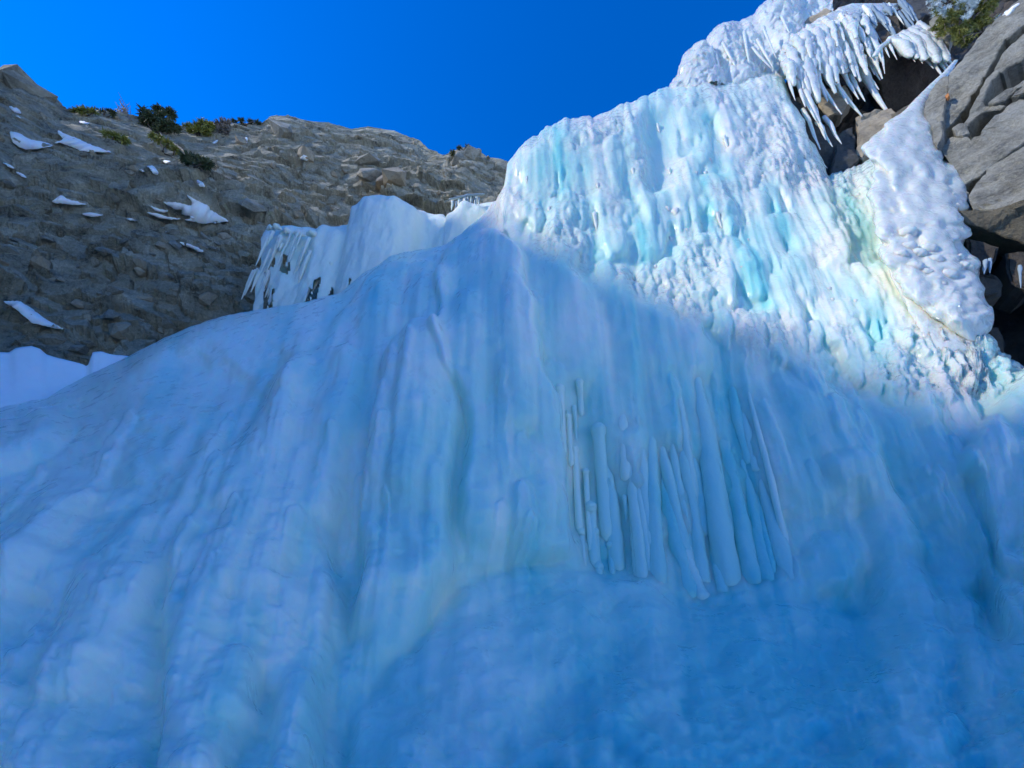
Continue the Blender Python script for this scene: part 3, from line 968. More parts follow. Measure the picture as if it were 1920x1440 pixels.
def drip_relief(n, xr, yr, rr, lr, sc, seed, test=None, k=.8):
    g = np.random.default_rng(seed)
    R = np.zeros(GX.shape)
    for _ in range(n):
        x, y = g.uniform(*xr), g.uniform(*yr)
        if test and not test(x, y):
            continue
        d = plumb(x, y)
        r = g.uniform(*rr)
        L = g.uniform(*lr)
        stamp(R, [(x, y), (x + d[0] * L * .4, y + d[1] * L * .4), (x + d[0] * L, y + d[1] * L)], [r * .7, r, r * .45], r * sc * g.uniform(.5, 1) * k, g.uniform(0, .08))
    return blur(R, 1)


# upper left tier, in shade behind the blue shoulder
tier = thing('frozen_cascade', 'shaded pale frozen cascade with two domes behind the blue ice shoulder', 'frozen cascade', at(690, 590, 12.2))
px = np.arange(496, 962, 2.2)
top = np.interp(px, [496, 505, 520, 560, 600, 640, 655, 662, 680, 710, 760, 800, 830, 836, 850, 880, 910, 962], [440, 427, 426, 438, 434, 425, 420, 406, 393, 388, 393, 399, 405, 410, 402, 388, 380, 372])
bot = np.interp(px, [496, 520, 700, 830, 962], [600, 610, 600, 560, 470])
DR = drip_relief(500, (500, 980), (400, 580), (5, 14), (40, 150), .017, 5)
DOME = np.zeros(GX.shape)
stamp(DOME, [(725, 425), (715, 520), (690, 620)], [62, 66, 60], .9, .1)
stamp(DOME, [(560, 455), (550, 540), (535, 600)], [40, 60, 60], .4, .1)
stamp(DOME, [(622, 470), (612, 540), (600, 600)], [34, 40, 40], .55, .1)
stamp(DOME, [(880, 420), (860, 470), (840, 520)], [36, 40, 40], .5, .1)
DOME = blur(DOME, 2)
P = relief(px, top, bot, lambda x, y: np.interp(x, [460, 560, 720, 840, 962], [13.2, 12.6, 12.2, 12.3, 11.6]) + (560 - y) * .006, 110,
           lambda x, y, p: sample(DR, x, y) + sample(DOME, x, y) + .05 * fbm(p[..., 0] * 3, p[..., 1] * 3, p[..., 2] * .6, 12, 4), 22, .7)
SLOT = [[(581, 575), (589, 525), (601, 518), (593, 572)], [(570, 572), (579, 538), (585, 543), (579, 574)], [(611, 572), (621, 538), (627, 543), (618, 574)], [(523, 507), (532, 476), (539, 479), (533, 514)],
        [(535, 512), (539, 488), (544, 494), (541, 517)], [(506, 497), (513, 480), (517, 484), (513, 502)], [(496, 505), (507, 500), (500, 612), (494, 612)], [(503, 580), (511, 540), (516, 542), (508, 585)], [(648, 560), (655, 520), (658, 522), (652, 565)]]
wall_me = grid_mesh('ice_wall', P, flip=True)
bm = bmesh.new()
bm.from_mesh(wall_me)
ctr = np.array([f.calc_center_median() for f in bm.faces])
qx, qy = project(ctr)
kill = np.zeros(len(ctr), bool)
for sl_ in SLOT:
    kill |= inside(sl_, qx + 1.5 * vnoise(qx / 4, qy / 12, 0., 3), qy)
bmesh.ops.delete(bm, geom=[f for f, k in zip(list(bm.faces), kill) if k], context='FACES')
bm.to_mesh(wall_me)
bm.free()
link('ice_wall', wall_me, M_ICE_L, tier)
# slotted curtain at its left end: separate icicles before dark rock
for i in range(56):
    if i < 34 and i % 2:
        continue
    if i < 34:
        x = 504 + (i % 17) * 4.6 + rng.uniform(-6, 6)
        y = 436 + (0 if i < 17 else 22) + rng.uniform(-3, 12)
        L = rng.uniform(20, 80)
    elif i < 48:
        x = 476 + (i - 34) * 3.6
        y = 505 + rng.uniform(-3, 8)
        L = rng.uniform(40, 74)
    else:
        x = 575 + (i - 48) * 6.5
        y = 470 + rng.uniform(-5, 40)
        L = rng.uniform(50, 100)
    d = plumb(x, y)
    Yb = np.interp(x, [460, 560, 700], [12.75, 12.1, 11.6]) - rng.uniform(-.12, .12)
    a = at(x, y, Yb)
    L *= Yb / F * 1.1
    b = a + np.array([-.06, -.03, -1.0]) * L
    r = rng.uniform(2.2, 4.2) * Yb / F
    link('icicle', icicle_mesh([a, (a + b) / 2, b], [r * 1.2, r, r * .3], 7, 4, .25, i + 300), M_ICE_L, tier)
for (x, y, r) in [(508, 430, 9), (520, 428, 10), (540, 436, 12), (562, 440, 12), (585, 440, 12), (512, 520, 8), (500, 512, 10), (485, 520, 9), (525, 530, 9), (540, 545, 14), (520, 565, 16), (560, 560, 18)]:
    a = at(x, y, np.interp(x, [460, 560, 700], [12.9, 12.3, 11.9]))
    s_ = r * 12.5 / F
    link('ice_bulb', icicle_mesh([a + np.array([-s_ * 1.0, 0, 0]), a + np.array([0, -.08, .03]), a + np.array([s_ * 1.0, 0, -.05])], [s_ * .35, s_ * .6, s_ * .7, s_ * .6, s_ * .3], 10, 5, .35, int(x)), M_ICE_L, tier)
# small icicle fringe up under the dark outcrop
fr = thing('ice_fringe', 'small shaded fringe of icicles tucked under the dark ridge outcrop', 'icicles', at(872, 396, 12.8))
for i in range(14):
    x = 846 + i * 4.2 + rng.uniform(-3, 3)
    y = np.interp(x, [846, 870, 905], [376, 369, 366]) + rng.uniform(-1, 6)
    a = at(x, y, 12.9 + rng.uniform(-.1, .1))
    L = rng.uniform(.25, .95)
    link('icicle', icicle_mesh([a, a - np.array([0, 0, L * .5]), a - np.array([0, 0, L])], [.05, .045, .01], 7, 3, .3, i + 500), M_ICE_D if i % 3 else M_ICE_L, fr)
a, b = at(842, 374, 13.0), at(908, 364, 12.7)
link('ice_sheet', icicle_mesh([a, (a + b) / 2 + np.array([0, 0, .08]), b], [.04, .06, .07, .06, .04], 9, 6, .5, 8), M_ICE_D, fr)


# ------------------------------------------------------------------ rock slabs
def slab(name, poly, pt, nrm, th, mat, parent, rough=.03, edge=.25, seed=0, bev=.035, grow=0.0):
    nrm = np.array(nrm, float)
    nrm /= np.linalg.norm(nrm)
    pt = np.array(pt, float)
    p = np.array(poly, float)
    # more outline points, slightly wandering, so that edges are not ruler-straight
    q = []
    for i in range(len(p)):
        a, b = p[i], p[(i + 1) % len(p)]
        m = max(1, int(np.hypot(*(b - a)) / 9))
        for k in range(m):
            c = a + (b - a) * k / m
            j = 1.1 if k else .3
            q.append(c + rng.normal(0, j, 2) * 1.3)
    q = np.array(q)
    tg_ = np.roll(q, -1, 0) - np.roll(q, 1, 0)
    area = (q[:, 0] * np.roll(q[:, 1], -1) - np.roll(q[:, 0], -1) * q[:, 1]).sum()
    nr_ = np.stack([tg_[:, 1], -tg_[:, 0]], -1) * np.sign(area)
    q = q + grow * nr_ / (np.linalg.norm(nr_, axis=1, keepdims=True) + 1e-6)
    d = rays(q[:, 0], q[:, 1])
    t = ((pt - CAM) @ nrm) / (d @ nrm)
    V = CAM + d * t[:, None]
    bm = bmesh.new()
    f = [bm.verts.new(v) for v in V]
    cen = V.mean(0)
    bk = [bm.verts.new(v - nrm * th + (cen - v) * .04) for v in V]
    try:
        ff = bm.faces.new(f)
    except ValueError:
        bm.free()
        return None
    for i in range(len(f)):
        j = (i + 1) % len(f)
        bm.faces.new((f[j], f[i], bk[i], bk[j]))
    bm.faces.new(bk[::-1])
    bmesh.ops.recalc_face_normals(bm, faces=bm.faces)
    bmesh.ops.bevel(bm, geom=list(ff.edges), offset=bev, segments=2, affect='EDGES', clamp_overlap=True)
    bmesh.ops.triangulate(bm, faces=bm.faces)
    for _ in range(4):
        es = [e for e in bm.edges if e.calc_length() > edge]
        if not es:
            break
        bmesh.ops.subdivide_edges(bm, edges=es, cuts=1)
        bmesh.ops.triangulate(bm, faces=bm.faces)
    co = np.array([v.co for v in bm.verts])
    fx, fe = facets(co[:, 0] * 1.1 + co[:, 1] * .9, co[:, 2] * 1.2 + co[:, 1] * .3, 200 + seed, .9)
    h = rough * (fbm(co[:, 0] * 2.2, co[:, 1] * 2.2, co[:, 2] * 2.2, seed, 4) + .9 * fx)
    for v, k in zip(bm.verts, h):
        v.co += Vector(nrm * k)
    me = bpy.data.meshes.new(name)
    bm.to_mesh(me)
    bm.free()
    return link(name, me, mat, parent)


# right cliff
CN = np.array([-.70, -.58, .30])
CPT = at(1765, 280, 6.6)
cliff = thing('rock_cliff', 'sunlit grey rock cliff of cracked slabs at the right edge', 'cliff', at(1900, 690, 5.0))
SLABS = [([(1980, -60), (1925, -12), (1905, 4), (1880, 26), (1845, 60), (1820, 90), (1797, 119), (1782, 140), (1779, 172), (1773, 205), (1767, 232), (1770, 247), (1790, 225), (1812, 195), (1832, 165), (1852, 135), (1866, 108), (1885, 78), (1925, 48), (1990, 0)], .07, 'M'),
         ([(1779, 142), (1770, 146), (1752, 165), (1736, 193), (1734, 212), (1745, 235), (1752, 268), (1757, 276), (1767, 252), (1764, 232), (1770, 205), (1776, 172)], .03, 'M'),
         ([(1990, 10), (1935, 56), (1897, 85), (1875, 113), (1858, 147), (1838, 178), (1820, 208), (1807, 235), (1813, 239), (1830, 218), (1850, 206), (1876, 202), (1884, 196), (1846, 197), (1841, 192), (1850, 172), (1866, 148), (1888, 131), (1915, 117), (1990, 70)], .03, 'M'),
         ([(1854, 194), (1865, 186), (1892, 170), (1910, 161), (1990, 112), (1990, 118), (1925, 157), (1900, 173), (1892, 179), (1875, 190), (1862, 193)], -.02, 'M'),
         ([(1898, 182), (1905, 173), (1930, 158), (1990, 122), (1990, 168), (1920, 177), (1910, 180)], .0, 'M'),
         ([(1990, 174), (1912, 184), (1888, 198), (1866, 220), (1850, 238), (1838, 256), (1820, 264), (1800, 258), (1784, 252), (1768, 274), (1767, 284), (1782, 304), (1797, 328), (1800, 346), (1838, 322), (1856, 306), (1874, 294), (1990, 225)], -.02, 'M'),
         ([(1858, 309), (1875, 297), (1990, 230), (1990, 350), (1897, 380), (1864, 391), (1826, 393), (1816, 376), (1822, 360), (1838, 340)], -.08, 'M'),
         ([(1787, 246), (1800, 238), (1812, 240), (1816, 247), (1805, 254), (1795, 254)], 0, 'M'),
         ([(1797, 352), (1815, 362), (1812, 376), (1822, 394), (1800, 392)], -.1, 'M'),
         ([(1802, 395), (1865, 394), (1900, 383), (1990, 353), (1990, 480), (1920, 455), (1880, 438), (1830, 424), (1808, 416)], -.15, 'O'),
         ]
for i, (poly, off, mm) in enumerate(SLABS):
    nn = CN + np.array([rng.normal(0, .05), rng.normal(0, .05), rng.normal(0, .06)])
    if mm == 'O':
        nn = np.array([-.55, -.72, -.30])
    c = np.array(poly).mean(0)
    d = rays(c[0], c[1])
    n0 = CN / np.linalg.norm(CN)
    hit = CAM + d * (((CPT - CAM) @ n0) / (d @ n0))
    slab('rock_slab', poly, hit + n0 * off, nn, .95, M_CLIFF if mm == 'M' else M_OCHRE, cliff, .075, .16, i, .016, 1.4)
slab('lichen_patch', [(1772, 180), (1778, 174), (1780, 179), (1776, 184)], CPT + CN * .12 + (at(1776, 180, 6.6) - at(1765, 280, 6.6)) * 0, CN, .1, M_LICHEN, cliff, .005, .2, 3, .005)
# mass of the cliff behind the slabs, darkened in colour as shade, hollowed into a cave below
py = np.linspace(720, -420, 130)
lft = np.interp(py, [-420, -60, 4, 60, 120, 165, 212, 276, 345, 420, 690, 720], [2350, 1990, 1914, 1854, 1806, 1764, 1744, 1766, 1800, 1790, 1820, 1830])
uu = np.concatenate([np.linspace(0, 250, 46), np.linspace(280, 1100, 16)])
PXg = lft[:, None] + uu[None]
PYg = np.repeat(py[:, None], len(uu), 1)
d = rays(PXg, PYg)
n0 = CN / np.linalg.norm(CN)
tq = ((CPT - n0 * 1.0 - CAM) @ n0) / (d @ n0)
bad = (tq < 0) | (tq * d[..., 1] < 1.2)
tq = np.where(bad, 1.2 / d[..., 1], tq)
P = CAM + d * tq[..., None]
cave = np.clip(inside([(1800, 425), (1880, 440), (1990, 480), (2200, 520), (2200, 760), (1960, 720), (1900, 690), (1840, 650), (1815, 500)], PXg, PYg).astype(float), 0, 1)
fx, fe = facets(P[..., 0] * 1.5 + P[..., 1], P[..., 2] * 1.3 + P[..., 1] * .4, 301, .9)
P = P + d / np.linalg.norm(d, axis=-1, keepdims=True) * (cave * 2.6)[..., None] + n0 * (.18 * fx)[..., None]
link('cliff_core', grid_mesh('cliff_core', P, smooth=False), M_CLIFF_DARK, cliff)
# boulders inside the cave, dark rock colour standing for its shade
for i, poly in enumerate([[(1812, 445), (1850, 450), (1874, 462), (1868, 485), (1842, 498), (1822, 490)], [(1886, 474), (1930, 468), (1960, 520), (1930, 545), (1896, 532), (1888, 500)],
                          [(1818, 512), (1862, 505), (1884, 530), (1880, 552), (1850, 562), (1826, 550)], [(1846, 618), (1872, 612), (1886, 640), (1884, 668), (1858, 652)]]):
    c = np.array(poly).mean(0)
    slab('cave_boulder', poly, at(c[0], c[1], 6.2), (-.5, -.85, .1), .8, M_BROWN, cliff, .06, .2, 40 + i, .12)
cv = thing('ice_drip', 'dark glassy ice lump dripping inside the cave under the cliff', 'ice', at(1855, 500, 6.0))
for i, (x0, y0, x1, y1, r) in enumerate([(1848, 488, 1845, 514, 7), (1856, 486, 1856, 512, 6), (1912, 498, 1914, 540, 5)]):
    a, b = at(x0, y0, 6.0), at(x1, y1, 6.0)
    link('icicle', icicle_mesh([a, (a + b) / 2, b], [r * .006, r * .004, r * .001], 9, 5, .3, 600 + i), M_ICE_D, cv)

for poly, lab in (([(1918, -14), (1930, -4), (1915, 12), (1898, 27), (1882, 36), (1878, 28), (1886, 18), (1896, 14), (1904, 2)], 'long strip of snow on the top edge of the cliff slab beside the evergreen'),):
    so_ = slab('snow_strip', poly, CPT + CN / np.linalg.norm(CN) * .16, CN, .3, M_SNOW, None, .10, .10, 90, .12)
    if so_:
        for p_ in so_.data.polygons:
            p_.use_smooth = True
        tag(so_, lab, 'snow')
# niche behind the hanging ice
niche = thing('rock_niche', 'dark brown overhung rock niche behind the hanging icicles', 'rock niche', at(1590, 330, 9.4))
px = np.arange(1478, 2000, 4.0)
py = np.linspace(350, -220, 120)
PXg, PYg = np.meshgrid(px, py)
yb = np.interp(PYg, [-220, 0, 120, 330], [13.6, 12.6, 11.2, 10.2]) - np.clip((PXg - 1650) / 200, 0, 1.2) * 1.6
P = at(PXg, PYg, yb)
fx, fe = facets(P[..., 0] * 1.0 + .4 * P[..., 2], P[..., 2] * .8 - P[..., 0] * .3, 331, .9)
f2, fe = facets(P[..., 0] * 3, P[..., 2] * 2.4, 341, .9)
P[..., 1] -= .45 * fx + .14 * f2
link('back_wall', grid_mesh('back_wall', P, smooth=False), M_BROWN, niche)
for i, (poly, Y, nn, mm) in enumerate([
        ([(1648, 135), (1662, 90), (1690, 72), (1722, 98), (1764, 142), (1745, 160), (1705, 196), (1668, 214), (1652, 180)], 9.6, (-.15, -.72, -.68), M_BROWN),
        ([(1668, 214), (1708, 193), (1745, 160), (1752, 170), (1735, 200), (1690, 225), (1672, 222)], 8.8, (-.3, -.6, .4), M_OCHRE),
        ([(1604, 222), (1640, 205), (1672, 200), (1690, 215), (1650, 250), (1626, 282), (1618, 300), (1604, 290), (1608, 250)], 9.3, (-.5, -.8, .15), M_TAN),
        ([(1540, 165), (1585, 160), (1600, 185), (1580, 212), (1552, 218), (1535, 200)], 10.0, (-.4, -.9, .1), M_TAN),
        ([(1478, 182), (1500, 180), (1540, 230), (1575, 250), (1600, 235), (1606, 255), (1602, 300), (1570, 312), (1550, 326), (1520, 265)], 9.75, (-.3, -.95, -.1), M_CLIFF_DARK),
        ([(1568, 268), (1602, 262), (1612, 300), (1590, 318), (1560, 324)], 9.5, (-.2, -.9, .2), M_CLIFF_DARK),
        ([(1508, 40), (1522, 28), (1545, 14), (1560, 20), (1552, 36), (1530, 45), (1512, 55)], 10.6, (-.5, -.8, .2), M_TAN),
        ([(1742, 40), (1752, 26), (1770, 22), (1790, 45), (1780, 80), (1765, 78), (1748, 60)], 8.4, (-.6, -.7, .2), M_CLIFF),
        ([(1690, -20), (1760, -30), (1770, 15), (1745, 26), (1700, 36)], 9.6, (-.3, -.9, .1), M_CLIFF_DARK)]):
    c = np.array(poly).mean(0)
    slab('rock_slab', poly, at(c[0], c[1], Y), nn, .6, mm, niche, .05, .2, 60 + i)

# ------------------------------------------------------------------ upper right ice tiers
dome = thing('ice_dome', 'white sunlit ice dome rising against the sky above the main fall', 'ice dome', at(1370, 170, 10.6))
px = np.concatenate([np.arange(1252, 1560, 2.0)])
top = np.interp(px, [1252, 1256, 1270, 1289, 1321, 1343, 1362, 1386, 1408, 1430, 1448, 1500, 1560], [176, 166, 141, 108, 79, 60, 46, 41, 32, 14, 0, -40, -70])
bot = np.interp(px, [1252, 1300, 1450, 1480, 1500, 1560], [190, 185, 170, 150, 130, 100])
DR2 = drip_relief(420, (1240, 1600), (-80, 170), (4, 12), (25, 110), .016, 15, None, 1.1)
stamp(DR2, [(1300, 100), (1320, 180)], [30, 40], .5, .1)
stamp(DR2, [(1350, 70), (1385, 150)], [26, 30], .45, .1)
stamp(DR2, [(1440, 20), (1480, 90)], [30, 34], .5, .1)
P = relief(px, top, bot, lambda x, y: 10.6 + (170 - y) * .006 - np.clip((x - 1400) / 200, 0, 1) * .4, 110,
           lambda x, y, p: sample(DR2, x, np.maximum(y, RY0)) + .09 * facets(x / 9, y / 12, 611, .9)[0] + .10 * facets(x / 22, y / 30, 621, .9)[0] + .06 * fbm(p[..., 0] * 3, p[..., 1] * 3, p[..., 2] * 1.2, 16, 4), 36, 1.1)
link('ice_wall', grid_mesh('ice_wall', P, attr=np.full(P.shape[:2], -.15), flip=True), M_ICE_W, dome)
for i, (x, y, x1, y1, r) in enumerate([(1395, 60, 1408, 140, 5), (1355, 80, 1392, 150, 5), (1420, 75, 1450, 128, 5), (1430, 50, 1456, 110, 4), (1410, 90, 1446, 128, 4), (1465, 30, 1480, 62, 4), (1340, 100, 1355, 150, 5), (1300, 110, 1306, 150, 4)]):
    a, b = at(x, y, 10.3), at(x1, y1, 10.25)
    link('icicle', icicle_mesh([a, (a + b) / 2, b], [r * .016, r * .013, r * .004], 8, 4, .22, 700 + i), M_ICE_W, dome)

drap = thing('icicle_drapery', 'white ice drapery with long slanting icicles over the dark niche', 'ice drapery', at(1560, 215, 9.6))
rows = [(6, 1596, 1690), (18, 1566, 1690), (32, 1542, 1655), (48, 1514, 1640), (66, 1486, 1630), (86, 1468, 1624), (104, 1462, 1622), (118, 1464, 1618), (130, 1474, 1606), (138, 1490, 1590)]
link('ice_sheet', loft_mesh(rows, lambda x, y: 9.6 + (150 - y) * .007 - (x - 1460) * .0016, lambda y: float(np.interp(y, [0, 60, 110, 138], [.25, .4, .35, .12])), 72, 70, .14, 2.6, 17), M_ICE_W, drap)
for i, (x, y, x1, y1, r) in enumerate([(1468, 118, 1491, 188, 6), (1478, 120, 1530, 226, 8), (1500, 112, 1578, 214, 8), (1512, 98, 1616, 218, 11), (1560, 105, 1610, 186, 8), (1588, 100, 1674, 224, 12), (1612, 120, 1648, 168, 6),
                                       (1505, 205, 1538, 280, 6), (1530, 228, 1561, 275, 5), (1545, 220, 1578, 270, 6), (1522, 284, 1551, 315, 3), (1485, 125, 1510, 200, 8), (1540, 110, 1590, 195, 9), (1496, 150, 1545, 245, 8),
                                       (1575, 110, 1622, 190, 8), (1520, 120, 1552, 190, 8), (1600, 70, 1650, 150, 10), (1530, 95, 1568, 160, 10), (1520, 190, 1548, 262, 7), (1618, 95, 1640, 140, 6)]):
    a, b = at(x, y, 9.55 + (150 - y) * .005 + (.45 if y > 180 else 0)), at(x1, y1, 9.35)
    k = 9.5 / F
    link('icicle', icicle_mesh([a, a * .66 + b * .34 + np.array([0, -.05, .03]), a * .33 + b * .67, b], [r * k, r * k * .95, r * k * .6, r * k * .16], 9, 4, .24, 730 + i), M_ICE_W, drap)
for i in range(34):
    x = 1468 + (i % 17) * 8.8 + rng.uniform(-6, 6)
    y = np.interp(x, [1470, 1500, 1540, 1600, 1625], [78, 56, 34, 20, 40]) + rng.uniform(0, 14)
    y += (i // 17) * 34
    L = rng.uniform(35, 105)
    dd = plumb(x, y)
    a, b = at(x, y, 9.75 + (150 - y) * .006 - (x - 1460) * .0016 - .2), at(x + dd[0] * L, y + dd[1] * L, 9.42 - (x - 1460) * .0016)
    r = rng.uniform(6, 17) * 9.6 / F
    link('ice_flow', icicle_mesh([a, a * .66 + b * .34 + np.array([0, -.12, .04]), a * .33 + b * .67 + np.array([0, -.08, .02]), b], [r * .6, r, r * .85, r * .25], 10, 6, .42, 900 + i), M_ICE_W, drap)
# grey dripping curtain behind it
seep = thing('icicle_curtain', 'grey streaky curtain of icicles on dark rock behind the white drapery', 'icicles', at(1650, 95, 9.9))
for i in range(24):
    x = 1578 + (i % 12) * 11 + rng.uniform(-9, 9)
    y = np.interp(x, [1575, 1640, 1710], [30, 8, -8]) + (i // 15) * 22 + rng.uniform(-6, 6)
    L = rng.uniform(20, 85)
    dd = plumb(x, y)
    a = at(x, y, 9.75 - (x - 1575) * .003)
    b = at(x + dd[0] * L, y + dd[1] * L, 9.62 - (x - 1575) * .003)
    r = rng.uniform(3, 9) * 9.7 / F
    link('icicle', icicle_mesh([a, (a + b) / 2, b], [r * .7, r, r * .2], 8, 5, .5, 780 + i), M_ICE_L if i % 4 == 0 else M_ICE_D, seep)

roof = thing('ice_canopy', 'small white ice canopy with short icicles beside the evergreen boughs', 'ice canopy', at(1715, 110, 8.9))
FL = [[(1640, 104), (1652, 88), (1672, 74), (1694, 62), (1722, 48), 8]] + [[(1668 + k * 7.5, 74 - k * 3.2), (1690 + k * 8, 84 - k * 1.4), (1712 + k * 8.0 + rng.uniform(-8, 8), 100 + k * 1.2 + rng.uniform(-8, 10)), rng.uniform(9, 16)] for k in range(9)] + [[(1700, 60), (1730, 66), (1760, 104), 13], [(1722, 46), (1748, 72), (1776, 112), 14], [(1690, 64), (1716, 74), (1738, 98), 12]]
for i, c in enumerate(FL):
    pts = [at(x, y, 8.95 - (x - 1650) * .004 + (90 - y) * .006) for x, y in c[:-1]]
    k = c[-1] * 8.8 / F
    link('ice_flow', icicle_mesh(pts, [k * .8, k, k, k * .6], 10, 6, .28, 960 + i), M_ICE_W, roof)
for i, (x, y, x1, y1, r) in enumerate([(1652, 90, 1659, 138, 4), (1668, 84, 1682, 112, 3.5), (1690, 80, 1716, 116, 5), (1706, 82, 1730, 119, 4.5), (1722, 80, 1766, 141, 9), (1736, 80, 1776, 136, 8), (1750, 82, 1790, 126, 7), (1742, 90, 1782, 130, 7), (1715, 86, 1750, 128, 6), (1660, 90, 1668, 108, 3)]):
    Ya = 8.95 - (x - 1650) * .004
    a, b = at(x, y, Ya), at(x1, y1, Ya - .12)
    k = 8.8 / F
    link('icicle', icicle_mesh([a, a * .6 + b * .4, b], [r * k, r * k * .8, r * k * .22], 8, 5, .2, 820 + i), M_ICE_W, roof)

# hanging curtain in front of the cliff
hang = thing('hanging_ice_curtain', 'thick white hanging ice curtain with rounded lobes below the sunlit cliff', 'ice curtain', at(1842, 655, 6.0))
rows = [(112, 1790, 1797), (136, 1768, 1783), (160, 1742, 1765), (185, 1716, 1744), (205, 1698, 1738), (230, 1666, 1748), (255, 1640, 1752), (272, 1628, 1754), (290, 1626, 1766), (310, 1637, 1782), (335, 1643, 1793), (360, 1643, 1792),
        (385, 1641, 1797), (405, 1648, 1788), (425, 1650, 1794), (450, 1652, 1806), (490, 1664, 1806), (520, 1690, 1810), (560, 1725, 1822), (600, 1770, 1836), (630, 1805, 1842), (655, 1838, 1849)]
DR4 = np.zeros(GX.shape)
g4 = np.random.default_rng(4)
for _ in range(260):
    y = g4.uniform(230, 620)
    L_, R_x = np.interp(y, [r[0] for r in rows], [r[1] for r in rows]), np.interp(y, [r[0] for r in rows], [r[2] for r in rows])
    x = g4.uniform(L_, R_x)
    dd = plumb(x, y)
    r = g4.uniform(6, 18)
    L = g4.uniform(4, 30)
    stamp(DR4, [(x, y), (x + dd[0] * L, y + dd[1] * L)], [r, r * .7], r * .013 * g4.uniform(.5, 1.2), g4.uniform(0, .07))
DR4 = blur(DR4, 1)
HY = lambda x, y: float(np.interp(y, [112, 250, 400, 655], [7.3, 7.1, 6.7, 6.0])) - (x - 1720) * .0012
link('ice_sheet', loft_mesh(rows, HY, lambda y: float(np.interp(y, [112, 160, 250, 400, 600, 655], [.06, .10, .38, .42, .24, .08])), 110, 190, .045, 2.6, 37, lambda x, y: sample(DR4, x, y)), M_ICE_W, hang)
for i, (x, y, r) in enumerate([(1700, 440, 16), (1704, 466, 14), (1722, 478, 14), (1740, 470, 15), (1752, 492, 15), (1715, 505, 16), (1735, 515, 14), (1768, 460, 12), (1775, 520, 16), (1760, 540, 14), (1800, 600, 12), (1812, 590, 9),
                               (1788, 492, 9), (1798, 484, 9), (1806, 500, 11), (1795, 505, 10), (1815, 503, 9), (1690, 480, 13), (1780, 370, 11), (1792, 388, 8)]):
    Y = HY(x, y) - .35 + max(0, (y - 480)) * .0016
    a = at(x, y, Y)
    s_ = r * 1.45 * Y / F
    link('ice_lobe', icicle_mesh([a + np.array([-.5, 0, .5]) * s_ * 1.0, a, a + np.array([.45, .1, -.6]) * s_ * 1.2], [s_ * .5, s_ * .75, s_ * .8, s_ * .65, s_ * .3], 12, 5, .12, 860 + i), M_ICE_W, hang)
# clear greenish sheet filling between curtain and fall
rows2 = [(470, 1655, 1700), (520, 1670, 1735), (560, 1690, 1765), (600, 1712, 1800), (640, 1735, 1835), (668, 1760, 1850), (690, 1785, 1850)]
link('ice_flange', loft_mesh(rows2, lambda x, y: HY(x, y) + .02, lambda y: .16, 50, 50, .05, 2.4, 47), M_ICE_W, hang)


# ------------------------------------------------------------------ evergreens
def needles_mesh(tips, ln, wd, per, seed, spread=.9):
    """short flat needles set round twigs; tips = list of (start, end)"""
    g = np.random.default_rng(seed)
    verts, faces = [], []
    for a, b in tips:
        a, b = np.array(a), np.array(b)
        ax = (b - a) / (np.linalg.norm(b - a) + 1e-9)
        for k in range(per):
            t = g.uniform(0, 1)
            p = a + (b - a) * t
            d = g.normal(0, 1, 3)
            d = d - ax * (d @ ax)
            d /= np.linalg.norm(d) + 1e-9
            d = ax * g.uniform(.3, 1.0) + d * spread
            d /= np.linalg.norm(d)
            s_ = np.cross(d, g.normal(0, 1, 3))
            s_ /= np.linalg.norm(s_) + 1e-9
            l = ln * g.uniform(.7, 1.2)
            i = len(verts)
            verts += [(p - s_ * wd).tolist(), (p + s_ * wd).tolist(), (p + d * l + s_ * wd * .3).tolist(), (p + d * l - s_ * wd * .3).tolist()]
            faces.append((i, i + 1, i + 2, i + 3))
    me = bpy.data.meshes.new('needles')
    me.from_pydata(verts, [], faces)
    me.update()
    return me


def join_rods(rods, mat_name='branch'):
    bm = bmesh.new()
    for path, rad, sd in rods:
        me = icicle_mesh(path, rad, 6, 3, .1, sd)
        bm.from_mesh(me)
        bpy.data.meshes.remove(me)
    me = bpy.data.meshes.new(mat_name)
    bm.to_mesh(me)
    bm.free()
    return me


# pine on the ledge at top right: trunk above the frame, boughs hanging into it
pine = thing('pine_tree', 'yellow-green evergreen with frosted boughs growing above the cliff slab', 'tree', at(1850, 60, 7.9))
g5 = np.random.default_rng(8)
base = at(1852, 62, 8.0)
link('trunk', icicle_mesh([base + np.array([.1, .2, -.3]), base + np.array([.05, .1, .8]), base + np.array([0, 0, 2.4]), base + np.array([.1, 0, 3.8])], [.13, .12, .09, .05], 9, 5, .1, 3), M_BARK, pine)
rods, tg, tf = [], [], []
for k in range(74):
    z = g5.uniform(.1, 3.6)
    st = base + np.array([.05, .1, z])
    if k < 46:      # boughs reaching down to the left, into the picture
        tx, ty = g5.uniform(1752, 1872), g5.uniform(-30, 96)
        if ty > np.interp(tx, [1752, 1770, 1800, 1830, 1872], [60, 84, 96, 70, 24]):
            continue
        en = at(tx, ty, g5.uniform(7.2, 8.3))
    else:
        a_ = g5.uniform(0, 6.28)
        en = st + np.array([math.cos(a_), math.sin(a_), -.25]) * g5.uniform(.5, 1.1) * (1 - z / 5)
    md = (st + en) / 2 + np.array([0, 0, .12])
    rods.append(([st, md, en], [.028, .018, .007], k))
    px_, py_ = project(en)
    dr = (en - md) / np.linalg.norm(en - md)
    frosty = (py_ < 22 and px_ < 1830) or g5.random() < .12
    for j in range(9):
        t = g5.uniform(.35, 1)
        p = md + (en - md) * t
        q_ = p + (dr * .6 + g5.normal(0, .5, 3)) * .22
        (tf if frosty and g5.random() < .75 else tg).append((p, q_))
link('branches', join_rods(rods), M_BARK, pine)
link('needles', needles_mesh(tg, .10, .011, 60, 5), M_NEED, pine)
